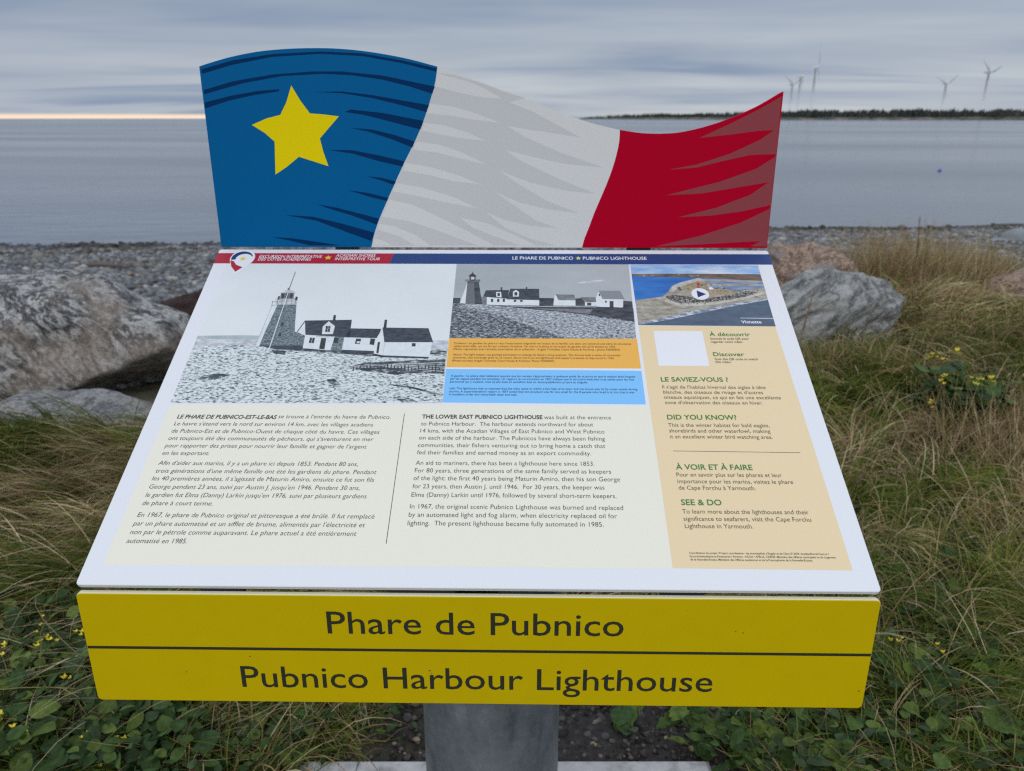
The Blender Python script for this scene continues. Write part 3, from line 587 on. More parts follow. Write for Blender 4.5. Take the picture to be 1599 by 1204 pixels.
# ---- yellow name board
YEL = mat('yellow_laminate', (.66, .485, .0), .55, .12)
t = YEL.node_tree; nz_ = N(t, 'ShaderNodeTexNoise'); nz_.inputs['Scale'].default_value = 34; nz_.inputs['Detail'].default_value = 2
tcd = N(t, 'ShaderNodeTexCoord'); t.links.new(tcd.outputs['Object'], nz_.inputs['Vector'])
sp_ = ramp(t, nz_.outputs[0], [(.1, (.64, .47, .0)), (.8, (.68, .50, .0))]); t.links.new(sp_, bsdf(YEL).inputs['Base Color'])
nb = board('name_board', FAS, rounded(W, .1505, .006, cy=-.07525), .007, [YEL, mat('yellow_rim', (.80, .76, .52), .35, .5)], sign, .0014)
INKB = mat('board_ink', (.035, .038, .022), .5, .3)
for q_, r_ in (((291, 1049), .0009), ((1149, 986), .0008), ((1160, 988), .0011), ((1341, 1079), .0012), ((671, 1047), .0013), ((674, 1052), .001), ((390, 1025), .001)):
    u_, v_ = FAS.uv(*q_); Art(FAS).poly([(u_+r_*math.cos(k)*rng.uniform(.6, 1.4), v_+r_*.8*math.sin(k)*rng.uniform(.6, 1.4)) for k in np.linspace(0, 5.5, 8)], mat('stain', (.16, .09, .02), .7), 6).build('stain', nb)
a = Art(FAS); vl0 = FAS.uv(136.6, 1008.3)[1]; vl1 = FAS.uv(136.6, 1012.6)[1]; a.poly([(-W/2+.0012, vl1), (W/2-.0012, vl1), (W/2-.0012, vl0), (-W/2+.0012, vl0)], INKB, 1); a.build('rule', nb)
hl = caph(FAS, 740, 990, 36.5)
Text(FAS, 3).line('Phare de Pubnico', 512, 973.3, 989.0, hl, INKB, None, .005).line('Pubnico Harbour Lighthouse', 379, 1111.5, 1072.3, hl, INKB, None, .005).build('board_lettering', nb)
# ---- flag board
zA = (300, 60, 3.198); zB = (750, 60, 3.198)
def Zp(P, z): return [(z[0]+x/z[2], z[1]+y/z[2]) for x, y in P]
top = [(310, 104), (330, 97.5), (360, 89), (400, 81), (440, 76.8), (480, 75.2), (520, 75.6), (560, 78.8), (600, 84.6), (640, 92.6), (683, 104)]
top2 = [(683, 104), (720, 117), (760, 131.5), (800, 146), (840, 161.5), (880, 177.5), (910, 188), (940, 196.5), (967.8, 202.8)]
top3 = [(967.8, 202.8), (1000, 207.6), (1031, 208.8), (1060, 207), (1090, 201), (1120, 192.3), (1150, 181), (1180, 167.5), (1200, 156.5), (1222, 143)]
def smooth(P, n=4):       # Catmull-Rom through the points
    P = [np.array(p, float) for p in P]; Q = [2*P[0]-P[1]]+P+[2*P[-1]-P[-2]]; out = []
    for i in range(1, len(Q)-2):
        for k in range(n):
            t = k/n; a_, b_, c_, d_ = Q[i-1], Q[i], Q[i+1], Q[i+2]
            out.append(tuple(.5*((2*b_)+(c_-a_)*t+(2*a_-5*b_+4*c_-d_)*t*t+(3*b_-a_-3*c_+d_)*t**3)))
    out.append(tuple(P[-1])); return out
bw = smooth(Zp([(1225, 140), (1215, 215), (1195, 290), (1160, 400), (1115, 510), (1060, 620), (1010, 730), (975, 810), (940, 890), (915, 960), (895, 1036)], zA), 2)
wr = smooth(Zp([(698, 455), (693, 520), (680, 580), (660, 650), (630, 730), (600, 800), (570, 870), (540, 950), (520, 1000), (508, 1042)], zB), 2)
bw[0] = (683, 104); wr[0] = (967.8, 202.8)
vb = 0.0; uL = FLG.uv(345.5, 384)[0]; uRt = FLG.uv(1197.5, 386)[0]
def fl(P): return [FLG.uv(*p) for p in P]
def setv(P, v): P = list(P); P[-1] = (P[-1][0], v); return P
bwuv = setv(fl(bw), vb); wruv = setv(fl(wr), vb)
f1 = fl(smooth(top)); f2 = fl(smooth(top2)); f3 = fl(smooth(top3))
f1[0] = (uL, f1[0][1]); f3[-1] = (uRt, f3[-1][1]); f2[0] = f1[-1] = bwuv[0]; f3[0] = f2[-1] = wruv[0]
blueF = mat('flag_blue', (.0, .125, .335), .55, .08); whiteF = mat('flag_white', (.78, .78, .765), .55, .15); redF = mat('flag_red', (.50, .0, .022), .55, .06)
regs = [([(uL, vb)]+f1[:-1]+bwuv, blueF), (list(reversed(bwuv))+f2[1:-1]+wruv, whiteF), (list(reversed(wruv))+f3[1:]+[(uRt, vb)], redF)]
V = []; F = []; MI = []; TF = .006
for k, (R_, m_) in enumerate(regs):
    o = len(V); n = len(R_); A = sum(R_[i][0]*R_[(i+1) % n][1]-R_[(i+1) % n][0]*R_[i][1] for i in range(n))
    if A < 0: R_ = R_[::-1]
    V += [FLG.at(a_, b_) for a_, b_ in R_]+[FLG.at(a_, b_, -TF) for a_, b_ in R_]
    F.append(tuple(range(o, o+n))); MI.append(k); F.append(tuple(reversed(range(o+n, o+2*n)))); MI.append(k)
    inner = set((round(a_, 6), round(b_, 6)) for a_, b_ in bwuv+wruv)
    for i in range(n):
        j = (i+1) % n
        if (round(R_[i][0], 6), round(R_[i][1], 6)) in inner and (round(R_[j][0], 6), round(R_[j][1], 6)) in inner: continue
        F.append((o+j, o+i, o+n+i, o+n+j)); MI.append(k)
flag = mesh('flag_board', V, F, [blueF, whiteF, redF], sign, MI)
navyF = mat('flag_navy', (.0, .032, .12), .55, .08)
def streak(P, z): return Zp(P, z)
a = Art(FLG)
for S in ([(45, 155), (200, 110), (400, 78), (640, 65), (850, 75), (1050, 110), (1222, 150), (1219, 166), (1050, 124), (850, 88), (640, 77), (400, 92), (200, 132), (50, 177)],
 [(57, 258), (200, 215), (400, 180), (600, 165), (750, 165), (950, 185), (1212, 240), (1200, 277), (1080, 238), (950, 206), (800, 184), (650, 177), (450, 188), (250, 225), (60, 279)],
 [(62, 320), (200, 285), (330, 262), (437, 253), (430, 265), (300, 285), (180, 312), (66, 350)], [(600, 267), (750, 265), (900, 283), (1050, 310), (1183, 333), (1170, 368), (1050, 335), (900, 298), (750, 274)],
 [(765, 368), (790, 355), (950, 372), (1156, 412), (1140, 455), (950, 405), (850, 380)], [(788, 447), (900, 455), (1010, 482), (1112, 515), (1100, 545), (1000, 505), (880, 465)],
 [(680, 557), (800, 558), (950, 588), (1062, 614), (1050, 640), (930, 612), (800, 575)], [(870, 688), (950, 697), (1018, 715), (1009, 732), (940, 708)], [(780, 758), (880, 772), (981, 797), (973, 812), (900, 795)],
 [(622, 828), (720, 845), (850, 878), (934, 900), (922, 930), (800, 885), (700, 855)], [(465, 882), (600, 890), (750, 925), (909, 970), (895, 1012), (780, 970), (620, 910)], [(395, 992), (500, 998), (620, 1015), (740, 1034), (590, 1034), (490, 1010)]):
    a.px(Zp(S, zA), navyF, 1)
a.build('dark_streak', flag, 'navy streaks on the blue field')
a = Art(FLG); a.px(smooth(Zp([(495, 235), (540, 310), (588, 374), (660, 380), (733, 389), (680, 450), (638, 500), (655, 565), (681, 638), (600, 612), (533, 591), (475, 640), (416, 680), (414, 600), (412, 515), (360, 470), (298, 432), (370, 400), (440, 382), (470, 320), (495, 235)], zA), 1)[:-1], mat('flag_star', (.92, .72, .0), .55, .1), 2); a.build('star', flag)
grayF = mat('flag_gray', (.665, .67, .67), .55, .15)
a = Art(FLG)
dd = 1439
gp = [(x+dd, y) for x, y in [(225, 297), (143, 318), (260, 365), (400, 440), (498, 494), (380, 475), (250, 455), (128, 435), (220, 490), (400, 570), (612, 643), (450, 630), (300, 600), (120, 555), (200, 610), (400, 705), (573, 775), (430, 760), (250, 720), (85, 655),
  (180, 720), (330, 810), (492, 873), (350, 855), (200, 820), (60, 760), (150, 820), (270, 905), (385, 948), (250, 935), (120, 905), (25, 865), (130, 950), (250, 1000), (380, 1034)]]
left = [(1227, 172), (1213, 240), (1192, 305), (1163, 398), (1118, 510), (1064, 620), (1013, 730), (978, 812), (943, 890), (918, 960), (899, 1034)]
a.px(Zp(gp+left[::-1]+[(1300, 180), (1450, 225), (1550, 265)], zA), grayF, 1)
for S in ([(1226, 175), (1380, 215), (1470, 255), (1548, 300), (1450, 295), (1350, 275), (1213, 240)], [(1188, 325), (1300, 340), (1420, 375), (1540, 422), (1400, 405), (1290, 385), (1174, 375)], [(1160, 422), (1260, 435), (1370, 468), (1468, 512), (1350, 500), (1250, 482), (1144, 460)],
 [(1120, 515), (1230, 530), (1350, 570), (1470, 630), (1340, 600), (1220, 570), (1101, 555)], [(1067, 622), (1180, 640), (1320, 680), (1442, 730), (1300, 712), (1180, 682), (1050, 660)], [(1022, 722), (1150, 745), (1300, 790), (1430, 850), (1280, 822), (1140, 790), (1003, 765)],
 [(985, 805), (1100, 830), (1250, 900), (1400, 975), (1510, 1034), (1430, 1034), (1330, 1000), (1200, 950), (1090, 915), (947, 890)], [(935, 925), (1010, 938), (1120, 985), (1190, 1034), (1110, 1034), (1040, 990), (926, 955)], [(912, 1000), (960, 1012), (1000, 1034), (903, 1034)],
 [(1340, 895), (1480, 925), (1620, 985), (1720, 1034), (1640, 1034), (1500, 985), (1400, 945)]):
    a.px(Zp(S, zA), whiteF, 2)
a.build('grey_streak', flag, 'pale grey streaks on the white field')
brF = mat('flag_brown_red', (.32, .065, .075), .55, .08)
a = Art(FLG)
a.px(Zp([(1504, 290), (1400, 350), (1250, 425), (1095, 497), (1250, 480), (1380, 463), (1468, 457), (1400, 505), (1250, 575), (1080, 630), (940, 656), (1080, 645), (1200, 615), (1350, 582), (1474, 578), (1472, 592), (1380, 650), (1200, 715), (930, 783), (1100, 775), (1250, 750), (1440, 718),
  (1350, 780), (1180, 845), (990, 893), (1150, 885), (1300, 865), (1450, 832), (1444, 852), (1300, 920), (1100, 985), (880, 1038), (1100, 1028), (1250, 1020), (1400, 1012), (1350, 1038), (1428, 1038), (1445, 900), (1462, 740), (1480, 560)], zB), brF, 1)
a.build('dark_streak', flag, 'brownish red streaks on the red field')
# ---- post, head frame, brackets
GALV = mat('galvanised_steel', (.16, .175, .195), .5, .5, .35)
t = GALV.node_tree; b = bsdf(GALV); tcd = N(t, 'ShaderNodeTexCoord')
mp_ = N(t, 'ShaderNodeMapping'); mp_.inputs['Scale'].default_value = (1, 1, .45); mp_.inputs['Rotation'].default_value = (.5, .4, 0); t.links.new(tcd.outputs['Object'], mp_.inputs[0])
n_ = N(t, 'ShaderNodeTexNoise'); n_.inputs['Scale'].default_value = 14; n_.inputs['Detail'].default_value = 9; n_.inputs['Roughness'].default_value = .62; t.links.new(mp_.outputs[0], n_.inputs['Vector'])
v_ = N(t, 'ShaderNodeTexVoronoi'); v_.inputs['Scale'].default_value = 90; t.links.new(tcd.outputs['Object'], v_.inputs['Vector'])
g1 = ramp(t, n_.outputs[0], [(.30, (.07, .08, .09)), (.42, (.165, .185, .205)), (.58, (.215, .235, .26)), (.70, (.34, .36, .38))]); g2 = ramp(t, v_.outputs['Color'], [(0, (.88, .88, .88)), (1, (1.1, 1.1, 1.1))])
t.links.new(mixc(t, 1, g1, g2, 'MULTIPLY'), b.inputs['Base Color'])
t.links.new(ramp(t, n_.outputs[0], [(.3, (.35, .35, .35)), (.7, (.6, .6, .6))]), b.inputs['Roughness'])
bp = N(t, 'ShaderNodeBump'); bp.inputs['Strength'].default_value = .12; bp.inputs['Distance'].default_value = .003; t.links.new(n_.outputs[0], bp.inputs['Height']); t.links.new(bp.outputs[0], b.inputs['Normal'])
PR = .1135
under = Plane(P0-pn*.006, ex, pv)
def under_z(dy): return float((P0-pn*.0065)[2]) + dy*math.tan(TH)         # underside of the panel at dy behind its lower edge
cx, cy = pp[0], pp[1]
n = 64; V = []; 
for k in range(n):
    w_ = 2*math.pi*k/n; x_ = cx+PR*math.cos(w_); y_ = cy+PR*math.sin(w_)
    dyk = (np.array([x_, y_, 0])-P0*[1, 1, 0])@ey
    V.append((x_, y_, .004)); V.append((x_, y_, under_z(dyk)-.045))
F = [(2*k, 2*((k+1) % n), 2*((k+1) % n)+1, 2*k+1) for k in range(n)]
post = mesh('post', V+[], F, GALV, sign, smooth=True)
DK = mat('dark_steel', (.055, .06, .07), .5, .5, .3)
def slopebox(u0, u1, v0, v1, h0, h1):
    c8 = [(u0, v0, h0), (u1, v0, h0), (u1, v1, h0), (u0, v1, h0), (u0, v0, h1), (u1, v0, h1), (u1, v1, h1), (u0, v1, h1)]
    return [PAN.at(*c_) for c_ in c8], [(0, 3, 2, 1), (4, 5, 6, 7), (0, 1, 5, 4), (1, 2, 6, 5), (2, 3, 7, 6), (3, 0, 4, 7)]
V, F, MI = merge(slopebox(-.105, .09, .012, D-.012, -.044, -.0065), slopebox(-.38, -.105, .18, .215, -.030, -.0065), slopebox(.09, .38, .18, .215, -.030, -.0065), slopebox(-.38, -.105, .44, .475, -.030, -.0065), slopebox(.09, .38, .44, .475, -.030, -.0065))
mesh('head_frame', V, F, DK, sign)
def upbox(pl, u0, u1, v0, v1, h0, h1):
    c8 = [(u0, v0, h0), (u1, v0, h0), (u1, v1, h0), (u0, v1, h0), (u0, v0, h1), (u1, v0, h1), (u1, v1, h1), (u0, v1, h1)]
    return [pl.at(*c_) for c_ in c8], [(0, 3, 2, 1), (4, 5, 6, 7), (0, 1, 5, 4), (1, 2, 6, 5), (2, 3, 7, 6), (3, 0, 4, 7)]
for uu in (-.245, .245):
    V, F, MI = merge(upbox(FLG, uu-.02, uu+.02, -.06, .12, -TF-.0045, -TF-.0005), upbox(FLG, uu-.003, uu+.003, -.06, .09, -TF-.04, -TF-.0046))
    mesh('flag_bracket', V, F, DK, sign)
for uu in (-.30, .0, .24):
    V, F, MI = merge(upbox(FAS, uu-.025, uu+.025, -.13, -.004, -.012, -.0075), upbox(FAS, uu-.025, uu+.025, -.018, -.0125, -.10, -.0121))
    mesh('board_bracket', V, F, DK, sign)
# ---- concrete footing
CONC = mat('concrete', (.42, .41, .40), .85, .2)
t = CONC.node_tree; tcd = N(t, 'ShaderNodeTexCoord'); n_ = N(t, 'ShaderNodeTexNoise'); n_.inputs['Scale'].default_value = 30; n_.inputs['Detail'].default_value = 8; t.links.new(tcd.outputs['Object'], n_.inputs['Vector'])
t.links.new(ramp(t, n_.outputs[0], [(.3, (.27, .26, .25)), (.5, (.42, .41, .40)), (.7, (.50, .49, .48))]), bsdf(CONC).inputs['Base Color'])
e = on_ground(780, 1196.5); back = float(e[1])
uL_ = float(on_ground(455, 1200)[0]); uR_ = float(on_ground(1105, 1200)[0]); ccx = (uL_+uR_)/2; hw = (uR_-uL_)/2
b_ = [(ccx+sx_*hw, (back-hw)+sy_*hw) for sx_, sy_ in ((-1, -1), (1, -1), (1, 1), (-1, 1))]
ch = .012; rings = []
for ins_, z_ in ((0, -.12), (0, .018-ch), (ch, .018)):
    rings.append([(ccx+sx_*(hw-ins_), back-hw+sy_*(hw-ins_), z_) for sx_, sy_ in ((-1, -1), (1, -1), (1, 1), (-1, 1))])
V = sum(rings, []); F = [(4*r+i, 4*r+(i+1) % 4, 4*r+4+(i+1) % 4, 4*r+4+i) for r in range(2) for i in range(4)]+[(8, 9, 10, 11)]
foot = mesh('concrete_footing', V, F, CONC, origin=(ccx, back-hw, 0)); tag(foot, 'square pale concrete pad under the steel post of the sign', 'footing')
FOOT = (ccx-hw, ccx+hw, back-2*hw, back)
print('footing', FOOT, 'post', pp)
exec_veg = True
# ================================================================== BOULDERS
def rockmat(name, dark, mid, light, band, scale=3, dirv=(1, 1, 2.5), rot=(0, 0, 0), warm=None, dist_=.3, stops=None):
    m = mat(name, mid, .8, .3); t = m.node_tree; b = bsdf(m); tcd = N(t, 'ShaderNodeTexCoord')
    m0 = N(t, 'ShaderNodeMapping'); m0.inputs['Rotation'].default_value = rot; t.links.new(tcd.outputs['Object'], m0.inputs[0]); mp_ = N(t, 'ShaderNodeMapping'); mp_.inputs['Scale'].default_value = dirv; t.links.new(m0.outputs[0], mp_.inputs[0])
    n1_ = N(t, 'ShaderNodeTexNoise'); n1_.inputs['Scale'].default_value = scale; n1_.inputs['Detail'].default_value = 9; n1_.inputs['Roughness'].default_value = .70; n1_.inputs['Distortion'].default_value = dist_; t.links.new(mp_.outputs[0], n1_.inputs['Vector'])
    n2_ = N(t, 'ShaderNodeTexNoise'); n2_.inputs['Scale'].default_value = scale*14; n2_.inputs['Detail'].default_value = 6; n2_.inputs['Roughness'].default_value = .8; t.links.new(tcd.outputs['Object'], n2_.inputs['Vector'])
    n3_ = N(t, 'ShaderNodeTexNoise'); n3_.inputs['Scale'].default_value = scale*.7; n3_.inputs['Detail'].default_value = 5; t.links.new(tcd.outputs['Object'], n3_.inputs['Vector'])
    c1 = ramp(t, n1_.outputs[0], stops or [(.36, dark), (.40, mid), (.45, light), (.475, mid), (.50, dark), (.53, mid), (.565, light), (.60, mid), (.635, dark), (.70, light)])
    c2 = ramp(t, n2_.outputs[0], [(.33, (.42, .42, .44)), (.5, (1, 1, 1)), (.66, (1.4, 1.37, 1.33))])
    c_ = mixc(t, band, c1, c2, 'MULTIPLY')
    if warm: c_ = mixc(t, ramp(t, n3_.outputs[0], [(.48, (0, 0, 0)), (.62, (.7, .7, .7))]), c_, mixc(t, 1, c2, warm, 'MULTIPLY'))
    t.links.new(c_, b.inputs['Base Color'])
    bp = N(t, 'ShaderNodeBump'); bp.inputs['Strength'].default_value = 1.0; bp.inputs['Distance'].default_value = .04
    t.links.new(mth(t, 'ADD', n1_.outputs[0], mth(t, 'MULTIPLY', n2_.outputs[0], .35)), bp.inputs['Height']); t.links.new(bp.outputs[0], b.inputs['Normal']); return m
def boulder(name, outline, dist, thick, m, label, seed=0, rough=.05, sub=5, ledge=0., cat='boulder', group=None, back=0., under=0., lay=.5, facets=12, groove=.0):
    """a solid stone whose silhouette has the given outline (photo pixels) at a distance; depth thick"""
    P = [CP+pxray(*q)*(dist/pxray(*q)[1]) for q in outline]
    P = np.array([(p[0], p[2]) for p in P]); c0 = (P.min(0)+P.max(0))/2
    ang = np.arctan2(P[:, 1]-c0[1], P[:, 0]-c0[0]); rad = np.hypot(P[:, 1]-c0[1], P[:, 0]-c0[0]); o_ = np.argsort(ang); ang = ang[o_]; rad = rad[o_]
    ang = np.concatenate([ang-2*math.pi, ang, ang+2*math.pi]); rad = np.tile(rad, 3)
    import bmesh
    bm = bmesh.new(); bmesh.ops.create_icosphere(bm, subdivisions=sub, radius=1); S = np.array([v.co for v in bm.verts]); F = [tuple(v.index for v in f.verts) for f in bm.faces]; bm.free()
    f = np.arctan2(S[:, 2], S[:, 0]); R = np.interp(f, ang, rad); q = np.hypot(S[:, 0], S[:, 2]); q2 = q**.75
    sz = max(np.ptp(P[:, 0]), np.ptp(P[:, 1]))
    x = c0[0]+R*q2*np.cos(f); z = c0[1]+R*q2*np.sin(f); y = dist+back+np.sign(S[:, 1])*np.abs(S[:, 1])**.8*thick
    y = y+under*np.clip(-S[:, 2]-.12, 0, 1)**1.0*(S[:, 1] < .3)
    V = np.stack([x, y, z], 1); nn = S
    d = np.array([noise.fractal(Vector(tuple(v/sz*2.2+seed)), 1., 2., 7) for v in V])
    r_ = np.array([1-abs(noise.noise(Vector((v[0]*.8/sz*4+seed, v[1]/sz*3, (v[2]+v[0]*lay)/sz*7)))) for v in V])
    cen = np.array([c0[0], dist+back, c0[1]]); hx = np.array([np.ptp(P[:, 0])/2, thick, np.ptp(P[:, 1])/2]); U = (V-cen)/hx
    rr_ = np.random.default_rng(int(seed)+5)
    for _ in range(facets):                  # broken faces: flatten whatever stands proud of a few planes
        pn_ = rr_.normal(0, 1, 3)*np.array([1, 1, .8]); pn_[1] = -abs(pn_[1])*.9; pn_ /= np.linalg.norm(pn_); h_ = U@pn_; lim = h_.max()*rr_.uniform(.80, .95); ex_ = np.maximum(h_-lim, 0); U = U-pn_[None]*(ex_*.88)[:, None]
    V = cen+U*hx
    gr_ = np.zeros(len(V))
    if groove:
        for (k_, a_, w_) in ((2.2, 1.0, .055), (4.5, .5, .07)):
            q_ = np.array([noise.noise(Vector(((v[0]-v[2]*lay*.6)*.9/sz*k_+seed, v[1]/sz*k_*1.2, (v[2]+v[0]*lay)/sz*k_*2.2))) for v in V]); gr_ -= a_*np.exp(-(q_/w_)**2)
    V = V+nn*(d*rough*sz*.5+ledge*sz*(r_**4-.4)+groove*sz*gr_)[:, None]
    base_ = (float(c0[0]), float(dist+back), float(gz(c0[0], dist)))
    o = mesh(name, V, F, m, smooth=True, origin=base_); return tag(o, label, cat, group)
rkA = rockmat('gneiss_grey', (.03, .03, .032), (.225, .222, .215), (.56, .545, .51), 1, 2.6, (.8, 1, 2.1), (0, -.8, 0), (.33, .27, .215), .25)
rkB = rockmat('granite_grey', (.12, .12, .12), (.25, .247, .24), (.36, .355, .34), .9, 3, (1, 1, 1.2), (0, .3, 0))
rkC = rockmat('schist_slate', (.04, .045, .05), (.22, .235, .225), (.33, .345, .325), .8, 2.2, (.5, .8, 3.0), (0, .62, 0), None, .5, [(.30, (.40, .395, .355)), (.43, (.33, .33, .30)), (.475, (.10, .10, .10)), (.50, (.30, .30, .28)), (.60, (.45, .445, .415)), (.70, (.30, .31, .30))])
rkD = rockmat('granite_pink', (.10, .06, .042), (.36, .235, .165), (.50, .37, .27), .8, 5, (1, 1, 1.8), (0, .4, 0), (.26, .24, .23))
boulder('boulder', [(-130, 560), (-110, 490), (-50, 440), (0, 433), (35, 426), (85, 427), (120, 438), (165, 462), (205, 480), (245, 492), (275, 505), (290, 520), (284, 560), (262, 600), (235, 650), (150, 690), (0, 700), (-90, 650)], 4.55, .62, rkA, 'large rounded grey banded boulder at the left edge of the photo', 3, .05, 6, .012, under=1.5, lay=.8, facets=16, groove=.012)
boulder('boulder', [(-60, 690), (-30, 645), (0, 626), (25, 621), (50, 624), (75, 628), (110, 623), (150, 623), (180, 634), (215, 645), (245, 655), (262, 680), (240, 720), (120, 745), (0, 740)], 3.55, .33, rkB, 'low smooth grey boulder in the grass in front of the large banded boulder', 11, .03, 5, facets=9, groove=.004)
boulder('boulder', [(178, 640), (190, 631), (205, 633), (216, 641), (212, 660), (185, 660)], 3.95, .07, rkB, 'small pale stone wedged between the two boulders at the left', 5, .05, 3)
boulder('boulder', [(1165, 510), (1185, 468), (1225, 452), (1262, 437), (1300, 428), (1332, 426), (1360, 434), (1392, 441), (1414, 450), (1422, 476), (1400, 508), (1370, 530), (1330, 555), (1270, 585), (1210, 590), (1170, 560)], 4.9, .42, rkC, 'grey slanting slab boulder with dark layered cracks beside the right edge of the sign', 21, .03, 6, .04, lay=-.75, facets=10, groove=.035)
boulder('boulder', [(1160, 425), (1195, 408), (1218, 392), (1240, 386), (1262, 388), (1285, 386), (1305, 394), (1318, 408), (1328, 424), (1322, 440), (1290, 452), (1220, 470), (1170, 460)], 6.3, .5, rkD, 'rough pinkish boulder behind the grey slab boulder', 31, .08, 5, .05, groove=.02)
boulder('boulder', [(1535, 470), (1552, 446), (1580, 434), (1600, 430), (1650, 426), (1690, 445), (1680, 490), (1560, 500)], 6.2, .35, rkD, 'pale pink rock at the right edge, half hidden in grass', 41, .05, 4)
boulder('boulder', [(1520, 388), (1545, 380), (1580, 377), (1630, 377), (1660, 385), (1640, 394), (1560, 395)], 13.5, .5, mat('pale_stone', (.24, .26, .26), .85), 'flat pale rock lying on the pebble beach at the right edge', 51, .04, 4)
boulder('boulder', [(105, 418), (113, 410), (122, 411), (128, 418), (120, 425)], 12, .1, mat('tan_stone', (.42, .34, .26), .8), 'small tan rock on the pebble beach above the large banded boulder', 61, .06, 3)
wrack = rockmat('seaweed', (.012, .008, .007), (.035, .017, .013), (.07, .035, .025), .9, 14, (1, 1, 3))
boulder('seaweed_heap', [(228, 485), (250, 474), (290, 470), (340, 468), (380, 480), (390, 510), (300, 520), (240, 500)], 6.2, .35, wrack, 'dark red brown heap of seaweed between the banded boulder and the sign', 71, .14, 5, .05, 'seaweed')
boulder('seaweed_heap', [(1540, 432), (1556, 422), (1580, 420), (1605, 422), (1640, 430), (1620, 446), (1560, 446)], 8.4, .3, wrack, 'dark red brown heap of seaweed at the beach edge on the right', 81, .14, 5, .05, 'seaweed')
# ---- beach stones: too many to count
def ico(sub):
    import bmesh
    bm = bmesh.new(); bmesh.ops.create_icosphere(bm, subdivisions=sub, radius=1); S = np.array([v.co for v in bm.verts]); F = np.array([[v.index for v in f.verts] for f in bm.faces]); bm.free(); return S, F
def tintmat(name, rough=.7, spec=.3, noise_scale=None, trans=0):
    m = mat(name, (1, 1, 1), rough, spec); t = m.node_tree; b = bsdf(m); at = N(t, 'ShaderNodeVertexColor', layer_name='tint'); c_ = at.outputs[0]
    if noise_scale:
        tcd = N(t, 'ShaderNodeTexCoord'); n_ = N(t, 'ShaderNodeTexNoise'); n_.inputs['Scale'].default_value = noise_scale; n_.inputs['Detail'].default_value = 5; t.links.new(tcd.outputs['Object'], n_.inputs['Vector'])
        c_ = mixc(t, 1, c_, ramp(t, n_.outputs[0], [(.3, (.65, .65, .65)), (.7, (1.3, 1.3, 1.3))]), 'MULTIPLY')
    t.links.new(c_, b.inputs['Base Color'])
    if trans:
        tr = N(t, 'ShaderNodeBsdfTranslucent'); t.links.new(c_, tr.inputs[0]); mx = N(t, 'ShaderNodeMixShader'); mx.inputs[0].default_value = trans
        t.links.new(b.outputs[0], mx.inputs[1]); t.links.new(tr.outputs[0], mx.inputs[2]); t.links.new(mx.outputs[0], t.nodes['Material Output'].inputs[0])
    return m
def stones(name, xy, size, cols, sub, m, flat=.55, sink=.25):
    S, F = ico(sub); n = len(xy); z = ground_z(xy[:, 0], xy[:, 1])
    ax = size[:, None]*np.stack([rng.uniform(.8, 1.4, n), rng.uniform(.6, 1.1, n), rng.uniform(.7, 1.2, n)*flat], 1)
    a_ = rng.uniform(0, 6.28, n); ca, sa = np.cos(a_), np.sin(a_)
    L = S[None]*ax[:, None]*(1+rng.uniform(-.16, .16, (n, len(S), 1)))
    tilt = rng.uniform(-.35, .35, n); zt = L[:, :, 2]+L[:, :, 0]*tilt[:, None]
    V = np.stack([L[:, :, 0]*ca[:, None]-L[:, :, 1]*sa[:, None]+xy[:, :1], L[:, :, 0]*sa[:, None]+L[:, :, 1]*ca[:, None]+xy[:, 1:], zt+(z+size*flat*(1-2*sink))[:, None]], 2).reshape(-1, 3)
    Q = (F[None]+(np.arange(n)*len(S))[:, None, None]).reshape(-1, 3)
    return bigmesh(name, V, Q, m, np.repeat(cols, len(S), 0), True)
n = 90000
yy = 5 + 15*rng.uniform(0, 1, n)**.8; xx = rng.uniform(-.78, .80, n)*(yy+1.5)
k_ = (yy > bank(xx)-.1) & (yy < waterline(xx)+.5); xx, yy = xx[k_], yy[k_]; n = len(xx)
sz = rng.lognormal(-3.95, .5, n)*(1+.02*(yy-6)); sz = np.clip(sz, .012, .13)
pal = np.array([(.11, .115, .125), (.17, .175, .185), (.23, .235, .24), (.30, .30, .30), (.20, .19, .17), (.36, .34, .31), (.14, .13, .10), (.30, .23, .18), (.09, .10, .11)])
cl_ = pal[rng.choice(len(pal), n, p=[.17, .22, .18, .1, .12, .04, .07, .02, .08])]*rng.uniform(.75, 1.2, (n, 1))
wet = np.clip((yy-waterline(xx)+1.8)/1.0, 0, 1)[:, None]; cl_ = cl_*(1-.6*wet)
alg = (noise_arr(xx, yy*2.2, .55, 4.2)+.5*noise_arr(xx, yy*2, 2.5, 1.2) > np.where(yy > waterline(xx)-3, .16, .42))[:, None]; cl_ = np.where(alg, cl_*np.array([.55, .50, .36]), cl_)
pm = tintmat('beach_stone', .7, .35, 14)
tag(stones('beach_pebbles', np.stack([xx, yy], 1), sz, cl_, 1, pm), 'grey sea-worn pebbles and cobbles covering the beach down to the water', 'pebbles', kind='stuff')
for px_, py_, L_, az_, lab in ((128, 415, .9, .3, 'short brown driftwood stick on the pebbles above the banded boulder'), (1330, 372, 1.3, .1, 'long thin driftwood stick lying near the water on the right')):
    g_ = on_ground(px_, py_); pts_ = [(g_[0]+math.cos(az_)*L_*q, g_[1]+math.sin(az_)*L_*q, gz(g_[0]+math.cos(az_)*L_*q, g_[1]+math.sin(az_)*L_*q)+.05+.02*math.sin(q*7)) for q in np.linspace(0, 1, 7)]
    V, F = tube(pts_, [.03, .034, .03, .028, .026, .02, .012], 7); o = mesh('driftwood', V, F, mat('driftwood', (.13, .095, .07), .85), smooth=True, origin=tuple(float(q) for q in pts_[0])); tag(o, lab, 'driftwood')
